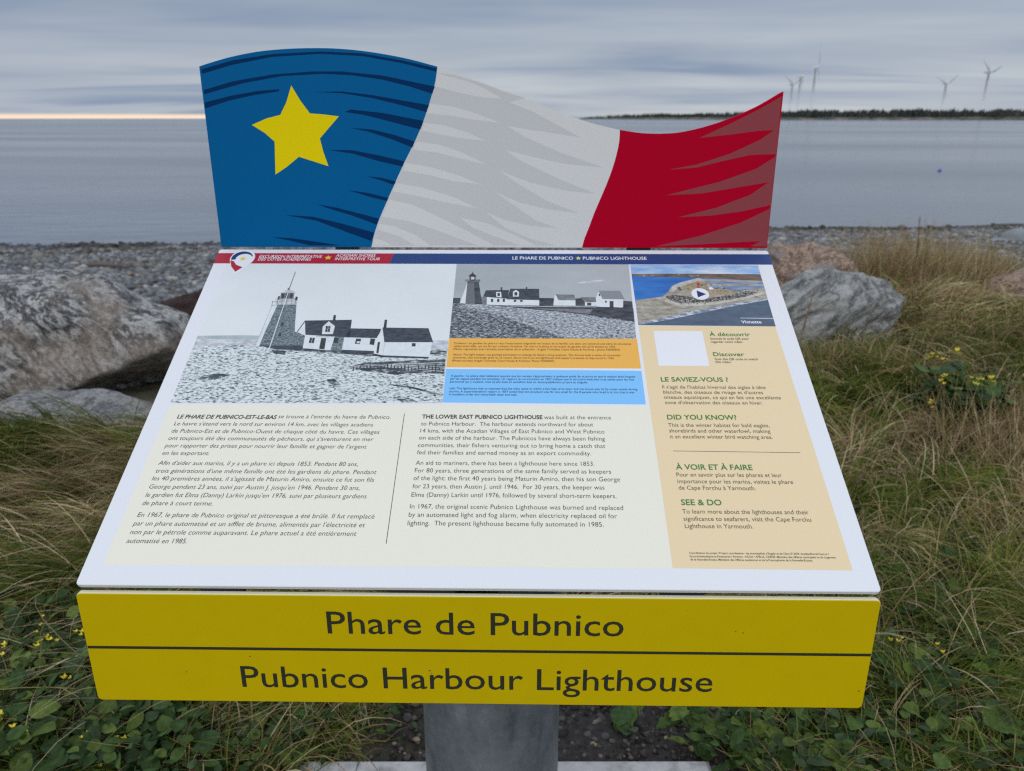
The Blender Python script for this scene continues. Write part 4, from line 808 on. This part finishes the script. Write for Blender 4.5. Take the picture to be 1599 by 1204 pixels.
# ---- soil gravel beside the footing
n = 5200
xx = rng.normal(.18, .42, n); yy = rng.uniform(1.36, 2.1, n)
k_ = (soil_mask(xx, yy) > rng.uniform(.05, .5, n)) & ~((xx > FOOT[0]-.01) & (xx < FOOT[1]+.01) & (yy < FOOT[3]+.012)); xx, yy = xx[k_], yy[k_]; n = len(xx)
sz = np.clip(rng.lognormal(-5.15, .42, n), .002, .017)
pal = np.array([(.03, .025, .022), (.05, .042, .036), (.075, .07, .065), (.11, .095, .08), (.16, .14, .115), (.25, .19, .13)])
cl_ = pal[rng.choice(len(pal), n, p=[.33, .28, .2, .12, .055, .015])]
tag(stones('soil_gravel', np.stack([xx, yy], 1), sz, cl_, 1, tintmat('gravel_stone', .85, .2, 60), .7), 'small brown and grey gravel in the dark soil beside the concrete pad', 'gravel', kind='stuff')
# ================================================================== GRASS
def in_rock(x, y):
    r = ((y > 3.28) & (x < -.75)) | ((x-1.2)**2+(y-6.4)**2 < .2)
    for (px_, py_, rr_) in ((1505, 700, .5), (1555, 670, .35), (1590, 505, .2), (1420, 1060, .13), (1165, 1160, .16), (1260, 1120, .14), (1310, 1190, .15), (60, 1120, .16)):
        q_ = on_ground(px_, py_); r |= (((x-q_[0])**2+(y-q_[1])**2) < rr_**2) & (np.sin(x*97+y*61) > -.75)
    for (cx_, cy_, rx, ry) in ((-2.3, 4.55, 1.25, .55), (-1.95, 3.55, .62, .28), (1.95, 4.95, .5, .38), (2.45, 6.3, .45, .42), (4.25, 5.95, .6, .55)):
        r |= ((x-cx_)/rx)**2+((y-cy_)/ry)**2 < 1
    return r
def blades(name, n_or_xy, L, wd, col, az, el0, bend, m, seg=5, zoff=0, azj=0.):
    x, y = n_or_xy; n = len(x); z = ground_z(x, y)+zoff
    s = np.linspace(0, 1, seg+1)
    el = el0[:, None]-bend[:, None]*s[None]**1.1
    azs = az[:, None]+azj*(s[None]-.3)*rng.normal(0, 1, (n, 1))
    st = L[:, None]/seg
    dx = np.cos(el)*np.cos(azs)*st; dy = np.cos(el)*np.sin(azs)*st; dz = np.sin(el)*st
    px_ = x[:, None]+np.concatenate([np.zeros((n, 1)), np.cumsum(dx[:, :-1], 1)], 1); py_ = y[:, None]+np.concatenate([np.zeros((n, 1)), np.cumsum(dy[:, :-1], 1)], 1)
    pz_ = z[:, None]+np.concatenate([np.zeros((n, 1)), np.cumsum(dz[:, :-1], 1)], 1)
    g = z[:, None]+.004; pz_ = np.where(pz_ < g, g+rng.uniform(0, .03, (n, 1)), pz_)
    w = wd[:, None]*(1-s[None]**1.6*.92)/2
    tw = rng.uniform(-.9, .9, (n, 1)); sx_ = -np.sin(azs)*np.cos(tw); sy_ = np.cos(azs)*np.cos(tw); sz_ = np.sin(tw)*np.ones_like(azs)
    A = np.stack([px_-sx_*w, py_-sy_*w, pz_-sz_*w], 2); B = np.stack([px_+sx_*w, py_+sy_*w, pz_+sz_*w], 2)
    V = np.stack([A, B], 2).reshape(-1, 3); k = 2*(seg+1)
    q = np.array([[2*i, 2*i+1, 2*i+3, 2*i+2] for i in range(seg)]); Q = (q[None]+(np.arange(n)*k)[:, None, None]).reshape(-1, 4)
    cc = np.repeat(col, k, 0)*np.tile(np.repeat(.75+.35*s, 2), n)[:, None] if False else np.repeat(col, k, 0)
    return V, Q, cc
GM = tintmat('grass_blade', .7, .08, None, .2)
TAN = np.array([(.40, .30, .14), (.50, .39, .21), (.31, .23, .11), (.64, .52, .31), (.37, .22, .12)]); GRN = np.array([(.11, .155, .018), (.155, .19, .03), (.085, .13, .02), (.23, .23, .05), (.115, .15, .035)])
def grass_field():
    parts = []
    # base layer all over, denser near
    N0 = 190000
    yy = 1.35+7.6*rng.uniform(0, 1, N0)**1.35; xx = rng.uniform(-.80, .80, N0)*(yy+1.0)
    k_ = (yy < bank(xx)+rng.normal(-.05, .22, N0)) & ~in_rock(xx, yy) & (soil_mask(xx, yy) < rng.uniform(0, .45, N0)) & ~((xx > FOOT[0]) & (xx < FOOT[1]) & (yy < FOOT[3]+.02))
    k_ &= ~((np.abs(xx) < .30*yy) & (yy > 2.6) & (xx < .3*yy))        # nothing of this is seen behind the sign
    k_ &= noise_arr(xx, yy, 6.0, 7.7)+rng.uniform(-.5, .9, N0) > -.12
    xx, yy = xx[k_], yy[k_]; n = len(xx)
    tn = noise_arr(xx, yy, 1.1, 3.1)*.5+noise_arr(xx, yy, 3.5, 8.1)*.35+noise_arr(xx, yy, 9, 1.1)*.25
    bias = np.where(xx < 0, .34, .36)+np.where((xx > 0) & (yy > 4.6), .08, 0)-np.where((yy < 2.6), .08, 0)
    istan = rng.uniform(0, 1, n) < np.clip(bias+tn*1.3, .06, .93)
    col = np.where(istan[:, None], TAN[rng.integers(0, 5, n)], GRN[rng.integers(0, 5, n)])*rng.uniform(.6, 1.15, (n, 1))
    long_ = np.clip(yy/3.0, .75, 1.6)
    Lb = rng.uniform(.12, .30, n)*long_*np.where(istan, 1.15, .95)
    left = xx < 0
    dirn = np.where(left, math.radians(205), math.radians(100))+noise_arr(xx, yy, .9, 5.5)*2.2+noise_arr(xx, yy, 4.5, 2.5)*2.4
    az = dirn+rng.normal(0, np.where(left & (yy > 2.3), .5, 1.3), n)
    el0 = rng.uniform(.35, 1.25, n); bend = rng.uniform(.9, 2.1, n)
    wd = rng.uniform(.0028, .0062, n)*np.clip(yy/3.2, .8, 2.2)
    parts.append(blades('b', (xx, yy), Lb, wd, col, az, el0, bend, GM, 5, -.004, .5))
    # tussocks: many blades from one crown, falling the same way
    NC = 2500; yc = 1.55+5.6*rng.uniform(0, 1, NC)**1.2; xc = rng.uniform(-.80, .80, NC)*(yc+1.0)
    k_ = (yc < bank(xc)-.05) & ~in_rock(xc, yc) & (soil_mask(xc, yc) < .1) & ~((np.abs(xc) < .27*yc) & (yc > 2.6)) & ~((yc < 2.05) & (xc < -.2)); xc, yc = xc[k_], yc[k_]; NC = len(xc)
    per = 85; n = NC*per; r_ = np.abs(rng.normal(0, .045, n)); t_ = rng.uniform(0, 6.28, n); ic = np.repeat(np.arange(NC), per)
    xx = xc[ic]+r_*np.cos(t_); yy = yc[ic]+r_*np.sin(t_)
    tnc = noise_arr(xc, yc, 1.1, 3.1)*.7+noise_arr(xc, yc, 3.5, 8.1)*.5; ptan = np.clip(np.where(xc < 0, .30, .34)+np.where((xc > 0) & (yc > 4.6), .16, 0)+tnc*1.2+rng.normal(0, .12, NC), .03, .95)
    istan = rng.uniform(0, 1, n) < ptan[ic]; shade = rng.uniform(.65, 1.2, NC)[ic]; gi = rng.integers(0, 5, NC)[ic]
    col = np.where(istan[:, None], TAN[rng.integers(0, 5, n)], GRN[gi])*(shade*rng.uniform(.75, 1.15, n))[:, None]
    azc = np.where(xc < 0, math.radians(208), math.radians(250))+noise_arr(xc, yc, 1.2, 5.5)*1.6+rng.normal(0, np.where(xc < 0, .35, 1.2), NC)
    sc_ = np.clip(yy/3.2, .85, 1.6)
    parts.append(blades('b', (xx, yy), np.where(xx < 0, rng.uniform(.20, .44, n), rng.uniform(.11, .30, n))*sc_*(.8+.4*rng.uniform(0, 1, NC)[ic]), rng.uniform(.004, .0085, n)*np.clip(yy/3.2, .75, 1.6), col, azc[ic]+rng.normal(0, np.where(xx < 0, .28, .5), n), np.where(xx < 0, rng.uniform(.55, 1.2, n), rng.uniform(.75, 1.45, n)), np.where(xx < 0, rng.uniform(.7, 1.5, n), rng.uniform(1.2, 2.1, n)), GM, 6, 0, .3))
    # long arching stems laid over the mat
    N1 = 15000
    yy = 1.6+6.2*rng.uniform(0, 1, N1)**1.25; xx = rng.uniform(-.80, .80, N1)*(yy+1.0)
    k_ = (yy < bank(xx)) & ~in_rock(xx, yy) & (soil_mask(xx, yy) < .15) & ~((np.abs(xx) < .27*yy) & (yy > 2.6)); xx, yy = xx[k_], yy[k_]; n = len(xx)
    istan = rng.uniform(0, 1, n) < .72
    col = np.where(istan[:, None], TAN[rng.integers(0, 5, n)]*1.15, GRN[rng.integers(0, 5, n)])*rng.uniform(.7, 1.2, (n, 1))
    left = xx < 0
    az = np.where(left, math.radians(210), math.radians(80))+noise_arr(xx, yy, .8, 5.5)*2.2+rng.normal(0, np.where(left, .55, 1.5), n)
    parts.append(blades('b', (xx, yy), np.where(left, rng.uniform(.28, .55, n), rng.uniform(.18, .42, n)), rng.uniform(.0016, .0032, n)*np.clip(yy/3.2, .9, 2), col, az, rng.uniform(.6, 1.35, n), rng.uniform(1.0, 2.1, n), GM, 7, 0, .7))
    V = np.concatenate([p[0] for p in parts]); off = np.cumsum([0]+[len(p[0]) for p in parts[:-1]]); Q = np.concatenate([p[1]+o for p, o in zip(parts, off)]); cc = np.concatenate([p[2] for p in parts])
    tag(bigmesh('grass', V, Q, GM, cc), 'matted tan and green grass covering the bank round the sign', 'grass', kind='stuff')
grass_field()
def tuft(name, c0, n, L, spread, tanf, label, el=(.9, 1.5), bend=(.1, 1.0), wd=(.003, .006), az0=None, cat='grass tuft'):
    x = rng.normal(c0[0], spread[0], n); y = rng.normal(c0[1], spread[1], n)
    it = rng.uniform(0, 1, n) < tanf; col = np.where(it[:, None], TAN[rng.integers(0, 5, n)], GRN[rng.integers(0, 5, n)])*rng.uniform(.65, 1.15, (n, 1))
    az = rng.uniform(0, 6.28, n) if az0 is None else rng.normal(az0, .8, n)
    V, Q, cc = blades('t', (x, y), rng.uniform(L[0], L[1], n), rng.uniform(wd[0], wd[1], n), col, az, rng.uniform(*el, n), rng.uniform(*bend, n), GM, 6, 0, .3)
    b0 = np.array([c0[0], c0[1], gz(*c0)]); o = bigmesh(name, V-b0, Q, GM, cc); o.location = b0; tag(o, label, cat); return o
g = on_ground(1395, 470); tuft('grass_tuft', (float(g[0])*1.0, float(g[1])), 3600, (.32, .78), (.30, .22), .88, 'tall reddish tan grass tuft rising against the beach right of the slab boulder')
g = on_ground(1505, 452); tuft('grass_tuft', (float(g[0]), float(g[1])), 2600, (.25, .55), (.28, .22), .85, 'pale tan grass tuft near the pink rock at the right edge')
g = on_ground(1300, 600); tuft('grass_tuft', (float(g[0]), float(g[1])), 1800, (.14, .34), (.30, .10), .6, 'tan and green grass tuft at the foot of the grey slab boulder')
g = on_ground(1560, 560); tuft('grass_tuft', (float(g[0]), float(g[1])), 1600, (.15, .35), (.25, .2), .3, 'green grass tuft above the yellow flowered plant at the right')
g = on_ground(1580, 720); tuft('grass_tuft', (float(g[0]), float(g[1])), 1500, (.15, .4), (.2, .16), .95, 'dry brown grass tuft right below the yellow flowered plant')
# ================================================================== BROAD LEAVES
def leaf_shape(kind):
    if kind == 'oval': prof = [(0, .04), (.12, .22), (.3, .42), (.5, .48), (.7, .40), (.87, .20), (1, .0)]
    elif kind == 'lobed': prof = [(0, .10), (.05, .50), (.18, .66), (.27, .52), (.40, .62), (.52, .60), (.60, .46), (.72, .50), (.84, .32), (.93, .22), (1, .0)]
    elif kind == 'long': prof = [(0, .03), (.1, .10), (.3, .24), (.5, .28), (.7, .23), (.87, .12), (1, .0)]
    else: prof = [(0, .03), (.2, .16), (.45, .2), (.75, .13), (1, 0)]
    return prof
def leafmesh(kind, cup=.18, curl=.35):
    prof = leaf_shape(kind); V = []; Q = []
    for (s, w) in prof:
        zc = -curl*s*s*.5
        for q_ in (-1, -.5, 0, .5, 1): V.append((s, w*q_, zc+cup*abs(q_)*w+(.02*math.sin(s*21) if abs(q_) == 1 else 0)))
    for i in range(len(prof)-1):
        for j in range(4): Q.append((i*5+j, i*5+j+1, (i+1)*5+j+1, (i+1)*5+j))
    return np.array(V), np.array(Q)
LM = {}
def leafmat():
    m = tintmat('leaf', .6, .12, 70, .2); return m
LEAF = leafmat()
def leaves(items):
    """items: list of (pos, az, elev, length, kind, colour, roll)"""
    Vs = []; Qs = []; Cs = []; o = 0
    for (p, az, el, L, kind, col, roll) in items:
        key = (kind, int(L*1000) % 3)
        if key not in LM: LM[key] = leafmesh(kind, (.12, .2, .28)[key[1]], (.25, .5, .8)[key[1]])
        V, Q = LM[key]; V = V*L
        cr, sr = math.cos(roll), math.sin(roll); y_, z_ = V[:, 1]*cr-V[:, 2]*sr, V[:, 1]*sr+V[:, 2]*cr; x_ = V[:, 0]
        ce, se = math.cos(el), math.sin(el); x2 = x_*ce-z_*se; z2 = x_*se+z_*ce
        ca, sa = math.cos(az), math.sin(az)
        Vs.append(np.stack([x2*ca-y_*sa, x2*sa+y_*ca, z2], 1)+p); Qs.append(Q+o); Cs.append(np.repeat([col], len(V), 0)); o += len(V)
    return np.concatenate(Vs), np.concatenate(Qs), np.concatenate(Cs)
LG = [(.055, .10, .028), (.085, .14, .035), (.045, .085, .028), (.13, .185, .04), (.065, .10, .045)]
def cover():
    items = []
    def clump(x, y, nl, L, kind0, h=.12):
        L = L*rng.choice([.55, .8, 1.05, 1.35], p=[.34, .36, .22, .08])
        z = gz(x, y); c_ = LG[rng.integers(0, 5)]
        for k in range(nl):
            kind = 'oval' if kind0 == 'oval' and rng.uniform() < .6 else ('long' if kind0 == 'oval' else kind0); a_ = rng.uniform(0, 6.28); r = abs(rng.normal(0, .05)); hh_ = rng.uniform(.01, h); el = rng.uniform(-.2, .9)
            items.append(((x+r*math.cos(a_), y+r*math.sin(a_), z+hh_), a_, el, L*rng.uniform(.6, 1.2), kind, np.array(c_)*rng.uniform(.6, 1.1), rng.normal(0, .4)))
    def region(poly_px, n, L, kind, h=.12):
        (x0, y0, x1, y1) = poly_px; k = 0
        while k < n:
            g_ = on_ground(rng.uniform(x0, x1), rng.uniform(y0, y1))
            if FOOT[0]-.03 < g_[0] < FOOT[1]+.03 and g_[1] < FOOT[3]+.06: k += 1; continue
            clump(g_[0], g_[1], rng.integers(4, 9), L, kind, h); k += 1
    region((-60, 990, 330, 1260), 330, .042, 'oval', .13); region((-60, 1050, 300, 1260), 60, .048, 'oval', .15); region((300, 1090, 500, 1230), 70, .042, 'oval', .08); region((520, 1080, 640, 1140), 8, .035, 'thin', .06)
    region((-40, 920, 200, 1020), 26, .045, 'oval', .10); region((1340, 960, 1560, 1130), 60, .042, 'oval', .10); region((1120, 1060, 1400, 1230), 60, .042, 'oval', .08); region((1250, 1090, 1620, 1230), 90, .038, 'oval', .08); region((1380, 1080, 1600, 1210), 20, .05, 'lobed', .08)
    region((1370, 860, 1450, 960), 12, .035, 'oval', .08); region((1440, 600, 1600, 700), 10, .05, 'oval', .1); region((1500, 880, 1599, 1040), 8, .04, 'oval', .05)
    V, Q, cc = leaves(items)
    # thin stems and runners between the leaves
    n = 2600; x = np.concatenate([rng.uniform(-1.5, -.35, n), rng.uniform(.55, 1.7, n)]); y = rng.uniform(1.35, 2.1, 2*n); k_ = ~((x > FOOT[0]-.02) & (x < FOOT[1]+.02) & (y < FOOT[3]+.03)); x, y = x[k_], y[k_]; n = len(x)
    col = np.where((rng.uniform(0, 1, n) < .6)[:, None], GRN[rng.integers(0, 5, n)], TAN[rng.integers(0, 5, n)])*rng.uniform(.7, 1.1, (n, 1))
    V2, Q2, c2 = blades('s', (x, y), rng.uniform(.06, .26, n), rng.uniform(.0012, .0028, n), col, rng.uniform(0, 6.28, n), rng.uniform(.3, 1.4, n), rng.uniform(.2, 2, n), GM, 5, 0, 1.2)
    V = np.concatenate([V, V2]); Q = np.concatenate([Q, Q2+len(V)-len(V2)]); cc = np.concatenate([cc, c2])
    tag(bigmesh('leafy_ground_cover', V, Q, LEAF, cc, True), 'low leafy weeds and runners carpeting the ground at the foot of the sign', 'ground cover', kind='stuff')
cover()
def stem_thing(o_, V, F, m, parent): return mesh('stem', V, F, m, parent, smooth=True)
STEM = mat('green_stem', (.10, .13, .05), .6); YF = mat('yellow_petal', (.75, .60, .02), .55); DRY = mat('dry_stem', (.22, .13, .08), .7)
def flower_cluster(c0, r):
    V = [c0]; F = []
    for k in range(4):
        a_ = k*math.pi/2+rng.uniform(0, .5); L = r
        d = np.array([math.cos(a_), math.sin(a_)-.2, rng.uniform(.5, 1.3)]); s_ = np.array([-math.sin(a_), math.cos(a_), 0])
        V += [c0+d*L*.5+s_*L*.4, c0+d*L, c0+d*L*.5-s_*L*.4]; F.append((0, 3*k+1, 3*k+2, 3*k+3))
    return [(V, F)]
def weed(name, px, py, n_stem, h, spread, n_leaf, L, kind, label, flowers=0, cat='plant', group=None, fr=.008):
    g_ = on_ground(px, py); x, y, z = g_[0], g_[1], gz(g_[0], g_[1]); root = empty(name, (float(x), float(y), float(z))); tag(root, label, cat, group)
    st = []; fl_ = []; items = []
    for k in range(n_stem):
        a_ = rng.uniform(0, 6.28); r = rng.uniform(.2, 1)*spread; hh_ = h*rng.uniform(.6, 1.05); bx, by = x+rng.normal(0, .02), y+rng.normal(0, .02)
        pts_ = [(bx+r*math.cos(a_)*s**1.5, by+r*math.sin(a_)*s**1.5, z-.01+hh_*s) for s in np.linspace(0, 1, 6)]
        st.append(tube(pts_, [.0022, .002, .0018, .0015, .0012, .0008], 5))
        for q in range(max(1, n_leaf//n_stem)):
            s = rng.uniform(.05, .9); i = int(s*5); p = np.array(pts_[i]); items.append((p, rng.uniform(0, 6.28), rng.uniform(-.1, .8), L*rng.uniform(.6, 1.2)*(1.2-.6*s), kind, np.array(LG[rng.integers(0, 5)])*rng.uniform(.8, 1.25), rng.normal(0, .4)))
        if k < flowers:
            for q in range(rng.integers(2, 5)):
                c_ = np.array(pts_[-1])+np.array([rng.normal(0, .012), rng.normal(0, .012), rng.uniform(-.03, .012)]); fl_ += flower_cluster(c_, fr*rng.uniform(.7, 1.3))
    V, F, _ = merge(*st); mesh('stem', V, F, STEM, root)
    V, Q, cc = leaves(items); o = bigmesh('leaves', V-np.array([x, y, z]), Q, LEAF, cc, True); o.parent = root
    for V, F in fl_: mesh('flower', V, F, YF, root)
    return root
weed('flowering_plant', 1500, 680, 46, .36, .36, 700, .105, 'oval', 'dark green leafy plant with small yellow flowers in the tan grass, near the right edge', 12, fr=.012)
weed('flowering_plant', 1590, 520, 10, .22, .15, 50, .08, 'oval', 'small plant with yellow flowers below the pink rock at the right edge', 8, fr=.016)
weed('flowering_plant', 1420, 1075, 9, .13, .10, 50, .075, 'oval', 'broad leaved plant with a few yellow flowers beside the right end of the yellow board', 2, fr=.007)
weed('flowering_plant', 50, 1150, 14, .20, .14, 40, .05, 'thin', 'thin stemmed plant with yellow flowers at the lower left corner', 8, fr=.007)
weed('flowering_plant', 150, 1190, 10, .14, .12, 30, .045, 'thin', 'sprawling plant with tiny yellow flowers below the left end of the yellow board', 7, fr=.006)
weed('flowering_plant', 115, 1050, 7, .18, .06, 20, .03, 'thin', 'slender yellow flowered plant close to the left end of the yellow board', 6, fr=.006)
weed('lobed_leaf_plant', 985, 1130, 5, .05, .05, 14, .055, 'lobed', 'low plant of rounded lobed leaves in the soil just right of the post', 0)
weed('lobed_leaf_plant', 1080, 1135, 5, .06, .06, 16, .055, 'lobed', 'middle one of the low lobed leaf plants under the yellow board', 0)
weed('lobed_leaf_plant', 1165, 1165, 8, .07, .10, 34, .075, 'lobed', 'large dark green lobed leaf plant beyond the right corner of the concrete pad', 0)
weed('lobed_leaf_plant', 1260, 1130, 7, .08, .10, 30, .07, 'lobed', 'lobed leaf plant under the right end of the yellow board', 0)
weed('lobed_leaf_plant', 1310, 1200, 8, .08, .10, 34, .07, 'lobed', 'lobed leaf plant at the bottom edge right of the concrete pad', 0)
weed('broad_leaf_plant', 235, 1140, 6, .14, .05, 16, .085, 'oval', 'plant with upright pointed light green leaves below the left of the yellow board', 0)
# dry dock stalks
def stalk(px, py, h, lean, label, n=1, m=DRY, r=.004):
    g_ = on_ground(px, py); x, y, z = float(g_[0]), float(g_[1]), gz(g_[0], g_[1]); root = empty('seed_stalk', (x, y, z)); tag(root, label, 'seed stalk')
    pts_ = [(x+lean*s**1.3, y, z-.01+h*s) for s in np.linspace(0, 1, 8)]; V, F = tube(pts_, [r*(1-.6*s) for s in np.linspace(0, 1, 8)], 6); mesh('stem', V, F, m, root, smooth=True)
    q_ = [(x+lean*t_**1.3, y, z+h*t_) for t_ in np.linspace(.55, 1.03, 26)]; V, F = tube(q_, [(.35+.65*rng.uniform(.5, 1))*r*1.9*(1-.75*t_) for t_ in np.linspace(0, 1, 26)], 6)
    mesh('seed_head', [(v[0]+rng.normal(0, r*.35), v[1]+rng.normal(0, r*.35), v[2]) for v in V], F, m, root)
stalk(1238, 585, .50, .06, 'thin reddish seed stalk standing in front of the grey slab boulder', r=.004)
stalk(1425, 470, .70, -.06, 'tall dark seed stalk rising from the reddish tan tuft', m=mat('dark_stem', (.09, .07, .05), .7), r=.0045)
# ================================================================== FAR SHORE
def far_pt(px, d): r = pxray(800, 185); c = math.cos(PIT)*FPX+(602-185)*math.sin(PIT); return (np.asarray(px)-799.5)/c*d
def shore_d(px): return np.interp(px, [880, 930, 1000, 1240, 1400, 1700, 2200], [2100, 2050, 1600, 1130, 1050, 1000, 900])
def build_far():
    pxs = np.linspace(905, 2200, 220); V = []; 
    for q in pxs:
        d = shore_d(q)+10*math.sin(q*.09); t_ = min(1, (q-905)/60)
        for (o_, z_) in ((0, SEA-.6), (6, SEA+2.2*t_), (30, SEA+3.6*t_), (160, SEA+5*t_), (600, SEA-3)):
            dd_ = d+o_; V.append((far_pt(q, dd_), dd_, z_))
    F = [(i*5+j, (i+1)*5+j, (i+1)*5+j+1, i*5+j+1) for i in range(len(pxs)-1) for j in range(4)]
    m = mat('far_shore_land', (.10, .085, .07), .9); t = m.node_tree; tcd = N(t, 'ShaderNodeTexCoord'); n_ = N(t, 'ShaderNodeTexNoise'); n_.inputs['Scale'].default_value = .05; n_.inputs['Detail'].default_value = 6; t.links.new(tcd.outputs['Object'], n_.inputs['Vector'])
    t.links.new(ramp(t, n_.outputs[0], [(.35, (.05, .055, .03)), (.5, (.10, .09, .07)), (.65, (.20, .18, .15))]), bsdf(m).inputs['Base Color'])
    tag(mesh('far_shore', V, F, m), kind='structure')
    # conifers on it: jagged tiered cones
    n = 6500; q = 905+rng.uniform(0, 1, n)**.9*1295; off = rng.uniform(12, 220, n); d = shore_d(q)+off
    hgt = rng.uniform(6, 11.5, n)*np.interp(q, [905, 960, 1150, 1260, 1500, 2200], [.4, .75, .9, 1, 1.0, .9])*(1+.25*np.array([noise.noise((a_*.02, 0, 5)) for a_ in q])+.2*np.array([noise.noise((a_*.11, 0, 9)) for a_ in q]))
    x = far_pt(q, d); z = SEA+3.0*np.minimum(1, (q-905)/60)
    sides = 6; tiers = 4; tv = []
    for k in range(tiers):
        z0 = .12+.2*k; r0 = .24*(1-k/tiers*.85)
        for i in range(sides): a_ = 2*math.pi*i/sides+k*.5; rr = r0*(1 if i % 2 else .62); tv.append((rr*math.cos(a_), rr*math.sin(a_), z0))
        tv.append((0, 0, min(1, z0+.36)))
    tf = [[k*(sides+1)+i, k*(sides+1)+(i+1) % sides, k*(sides+1)+sides] for k in range(tiers) for i in range(sides)]
    tv = np.array(tv); tf = np.array(tf)
    V = (tv[None]*(1+rng.uniform(-.18, .18, (n, len(tv), 1))))*hgt[:, None, None]; wq = rng.uniform(.8, 1.7, n)[:, None]; V[:, :, 0] *= wq; V[:, :, 1] *= wq
    V = V+np.stack([x, d, z], 1)[:, None]
    Q = (tf[None]+(np.arange(n)*len(tv))[:, None, None]).reshape(-1, 3)
    col = np.array([(.032, .044, .034), (.024, .034, .028), (.045, .052, .036), (.07, .06, .05)])[rng.choice(4, n, p=[.4, .35, .17, .08])]*rng.uniform(.7, 1.3, (n, 1))
    tag(bigmesh('conifer_wood', V.reshape(-1, 3), Q, tintmat('conifer', .8, .2), np.repeat(col, len(tv), 0)), 'dark conifer wood along the far shore under the wind turbines', 'trees', kind='stuff')
build_far()
TW = mat('turbine_white', (.70, .71, .73), .5)
def turbine(px, py, d, blade_dirs, label, yaw=0., bl=40, foot=None):
    """hub seen at px,py at distance d; blade_dirs: angles in the rotor plane (degrees, 0 = up, clockwise)"""
    r = pxray(px, py); r = r/r[1]; hub = CP+r*d; zb = SEA+3; root = empty('wind_turbine', (float(hub[0]), float(d), zb)); tag(root, label, 'wind turbine', 'wind turbines beyond the far shore')
    H = hub[2]-zb
    V, F = tube([(hub[0], d, zb), (hub[0], d, zb+H*.5), (hub[0], d, zb+H-1.5)], [2.2, 1.7, 1.1], 14); mesh('tower', V, F, TW, root, smooth=True)
    fx, fy = math.sin(yaw), -math.cos(yaw); n_ = np.array([fx, fy, 0]); s_ = np.array([math.cos(yaw), math.sin(yaw), 0]); h0 = np.array([hub[0], d, hub[2]])
    def P(a_, b_, c_): return tuple(h0+n_*a_+s_*b_+np.array([0, 0, c_]))
    prof = [(-7.5, 1.2, 1.2), (-6.5, 1.7, 1.7), (0, 1.8, 1.8), (2, 1.4, 1.5)]; V = []
    for (a_, w_, hh_) in prof:
        for (b_, c_) in ((-1, -1), (1, -1), (1, .8), (.6, 1), (-.6, 1), (-1, .8)): V.append(P(a_, b_*w_, c_*hh_))
    F = [(i*6+j, i*6+(j+1) % 6, (i+1)*6+(j+1) % 6, (i+1)*6+j) for i in range(3) for j in range(6)]+[tuple(range(6)), tuple(reversed(range(18, 24)))]; mesh('nacelle', V, F, TW, root)
    V, F = tube([P(2.05, 0, 0), P(3, 0, 0), P(4.2, 0, 0), P(4.9, 0, 0)], [1.5, 1.6, 1.2, .3], 12); mesh('hub', V, F, TW, root, smooth=True)
    for bd in blade_dirs:
        a_ = math.radians(bd); e_ = np.array([0, 0, 1.])*math.cos(a_)+s_*math.sin(a_); w_ = -np.array([0, 0, 1.])*math.sin(a_)+s_*math.cos(a_); V = []; ns = 10
        for k in range(ns):
            s = k/(ns-1); ch_ = np.interp(s, [0, .04, .2, 1], [1.3, 1.5, 3.2, .8]); tk = np.interp(s, [0, .1, 1], [.9, .55, .08]); tw = .35*(1-s)
            c_ = h0+n_*3.2+e_*(1.2+s*(bl-1.2)); u_ = w_*math.cos(tw)+n_*math.sin(tw); t2 = np.cross(e_, u_)
            for (p_, q_) in ((-.35, 0), (0, .5), (.65, 0), (0, -.5)): V.append(tuple(c_+u_*ch_*p_*1.3+t2*tk*q_))
        F = [(i*4+j, i*4+(j+1) % 4, (i+1)*4+(j+1) % 4, (i+1)*4+j) for i in range(ns-1) for j in range(4)]+[(0, 1, 2, 3), (39, 38, 37, 36)]; mesh('blade', V, F, TW, root, smooth=True)
turbine(1274, 105, 1230, (4, 124, 244), 'nearest and tallest wind turbine, turned edge-on with one blade straight up', math.radians(62), 37)
turbine(1250.5, 119, 1450, (20, 140, 260), 'wind turbine just left of the tallest one', math.radians(70), 34)
turbine(1237, 132, 1760, (58, 178, 298), 'leftmost and smallest wind turbine beside the red end of the flag board', math.radians(35), 34)
turbine(1477, 131, 1760, (-66, 54, 174), 'wind turbine with two blades raised in a wide V, second from the right', math.radians(15), 31)
turbine(1544, 113, 1400, (-52, 68, 188), 'rightmost wind turbine, one long blade raised to the left', math.radians(25), 29)
# ---- buoy
r = pxray(1467, 268); dby = (CAMZ-SEA)/(-r[2]/r[1]); bx, by = r[0]/r[1]*dby, dby
root = empty('buoy', (float(bx), float(by), SEA)); tag(root, 'small round blue buoy floating on the water at the right', 'buoy')
V = []; F = []; 
prof = [(0, -.09), (.05, -.08), (.085, -.03), (.095, .03), (.08, .09), (.045, .125), (.02, .135), (.02, .16), (0, .162)]; ns = 14
V = [(bx+r_*math.cos(2*math.pi*k/ns), by+r_*math.sin(2*math.pi*k/ns), SEA+z_) for r_, z_ in prof for k in range(ns)]; F = [(i*ns+k, i*ns+(k+1) % ns, (i+1)*ns+(k+1) % ns, (i+1)*ns+k) for i in range(len(prof)-1) for k in range(ns)]
mesh('float', V, F, mat('buoy_blue', (.02, .12, .40), .4), root, smooth=True)
bpy.context.view_layer.update()
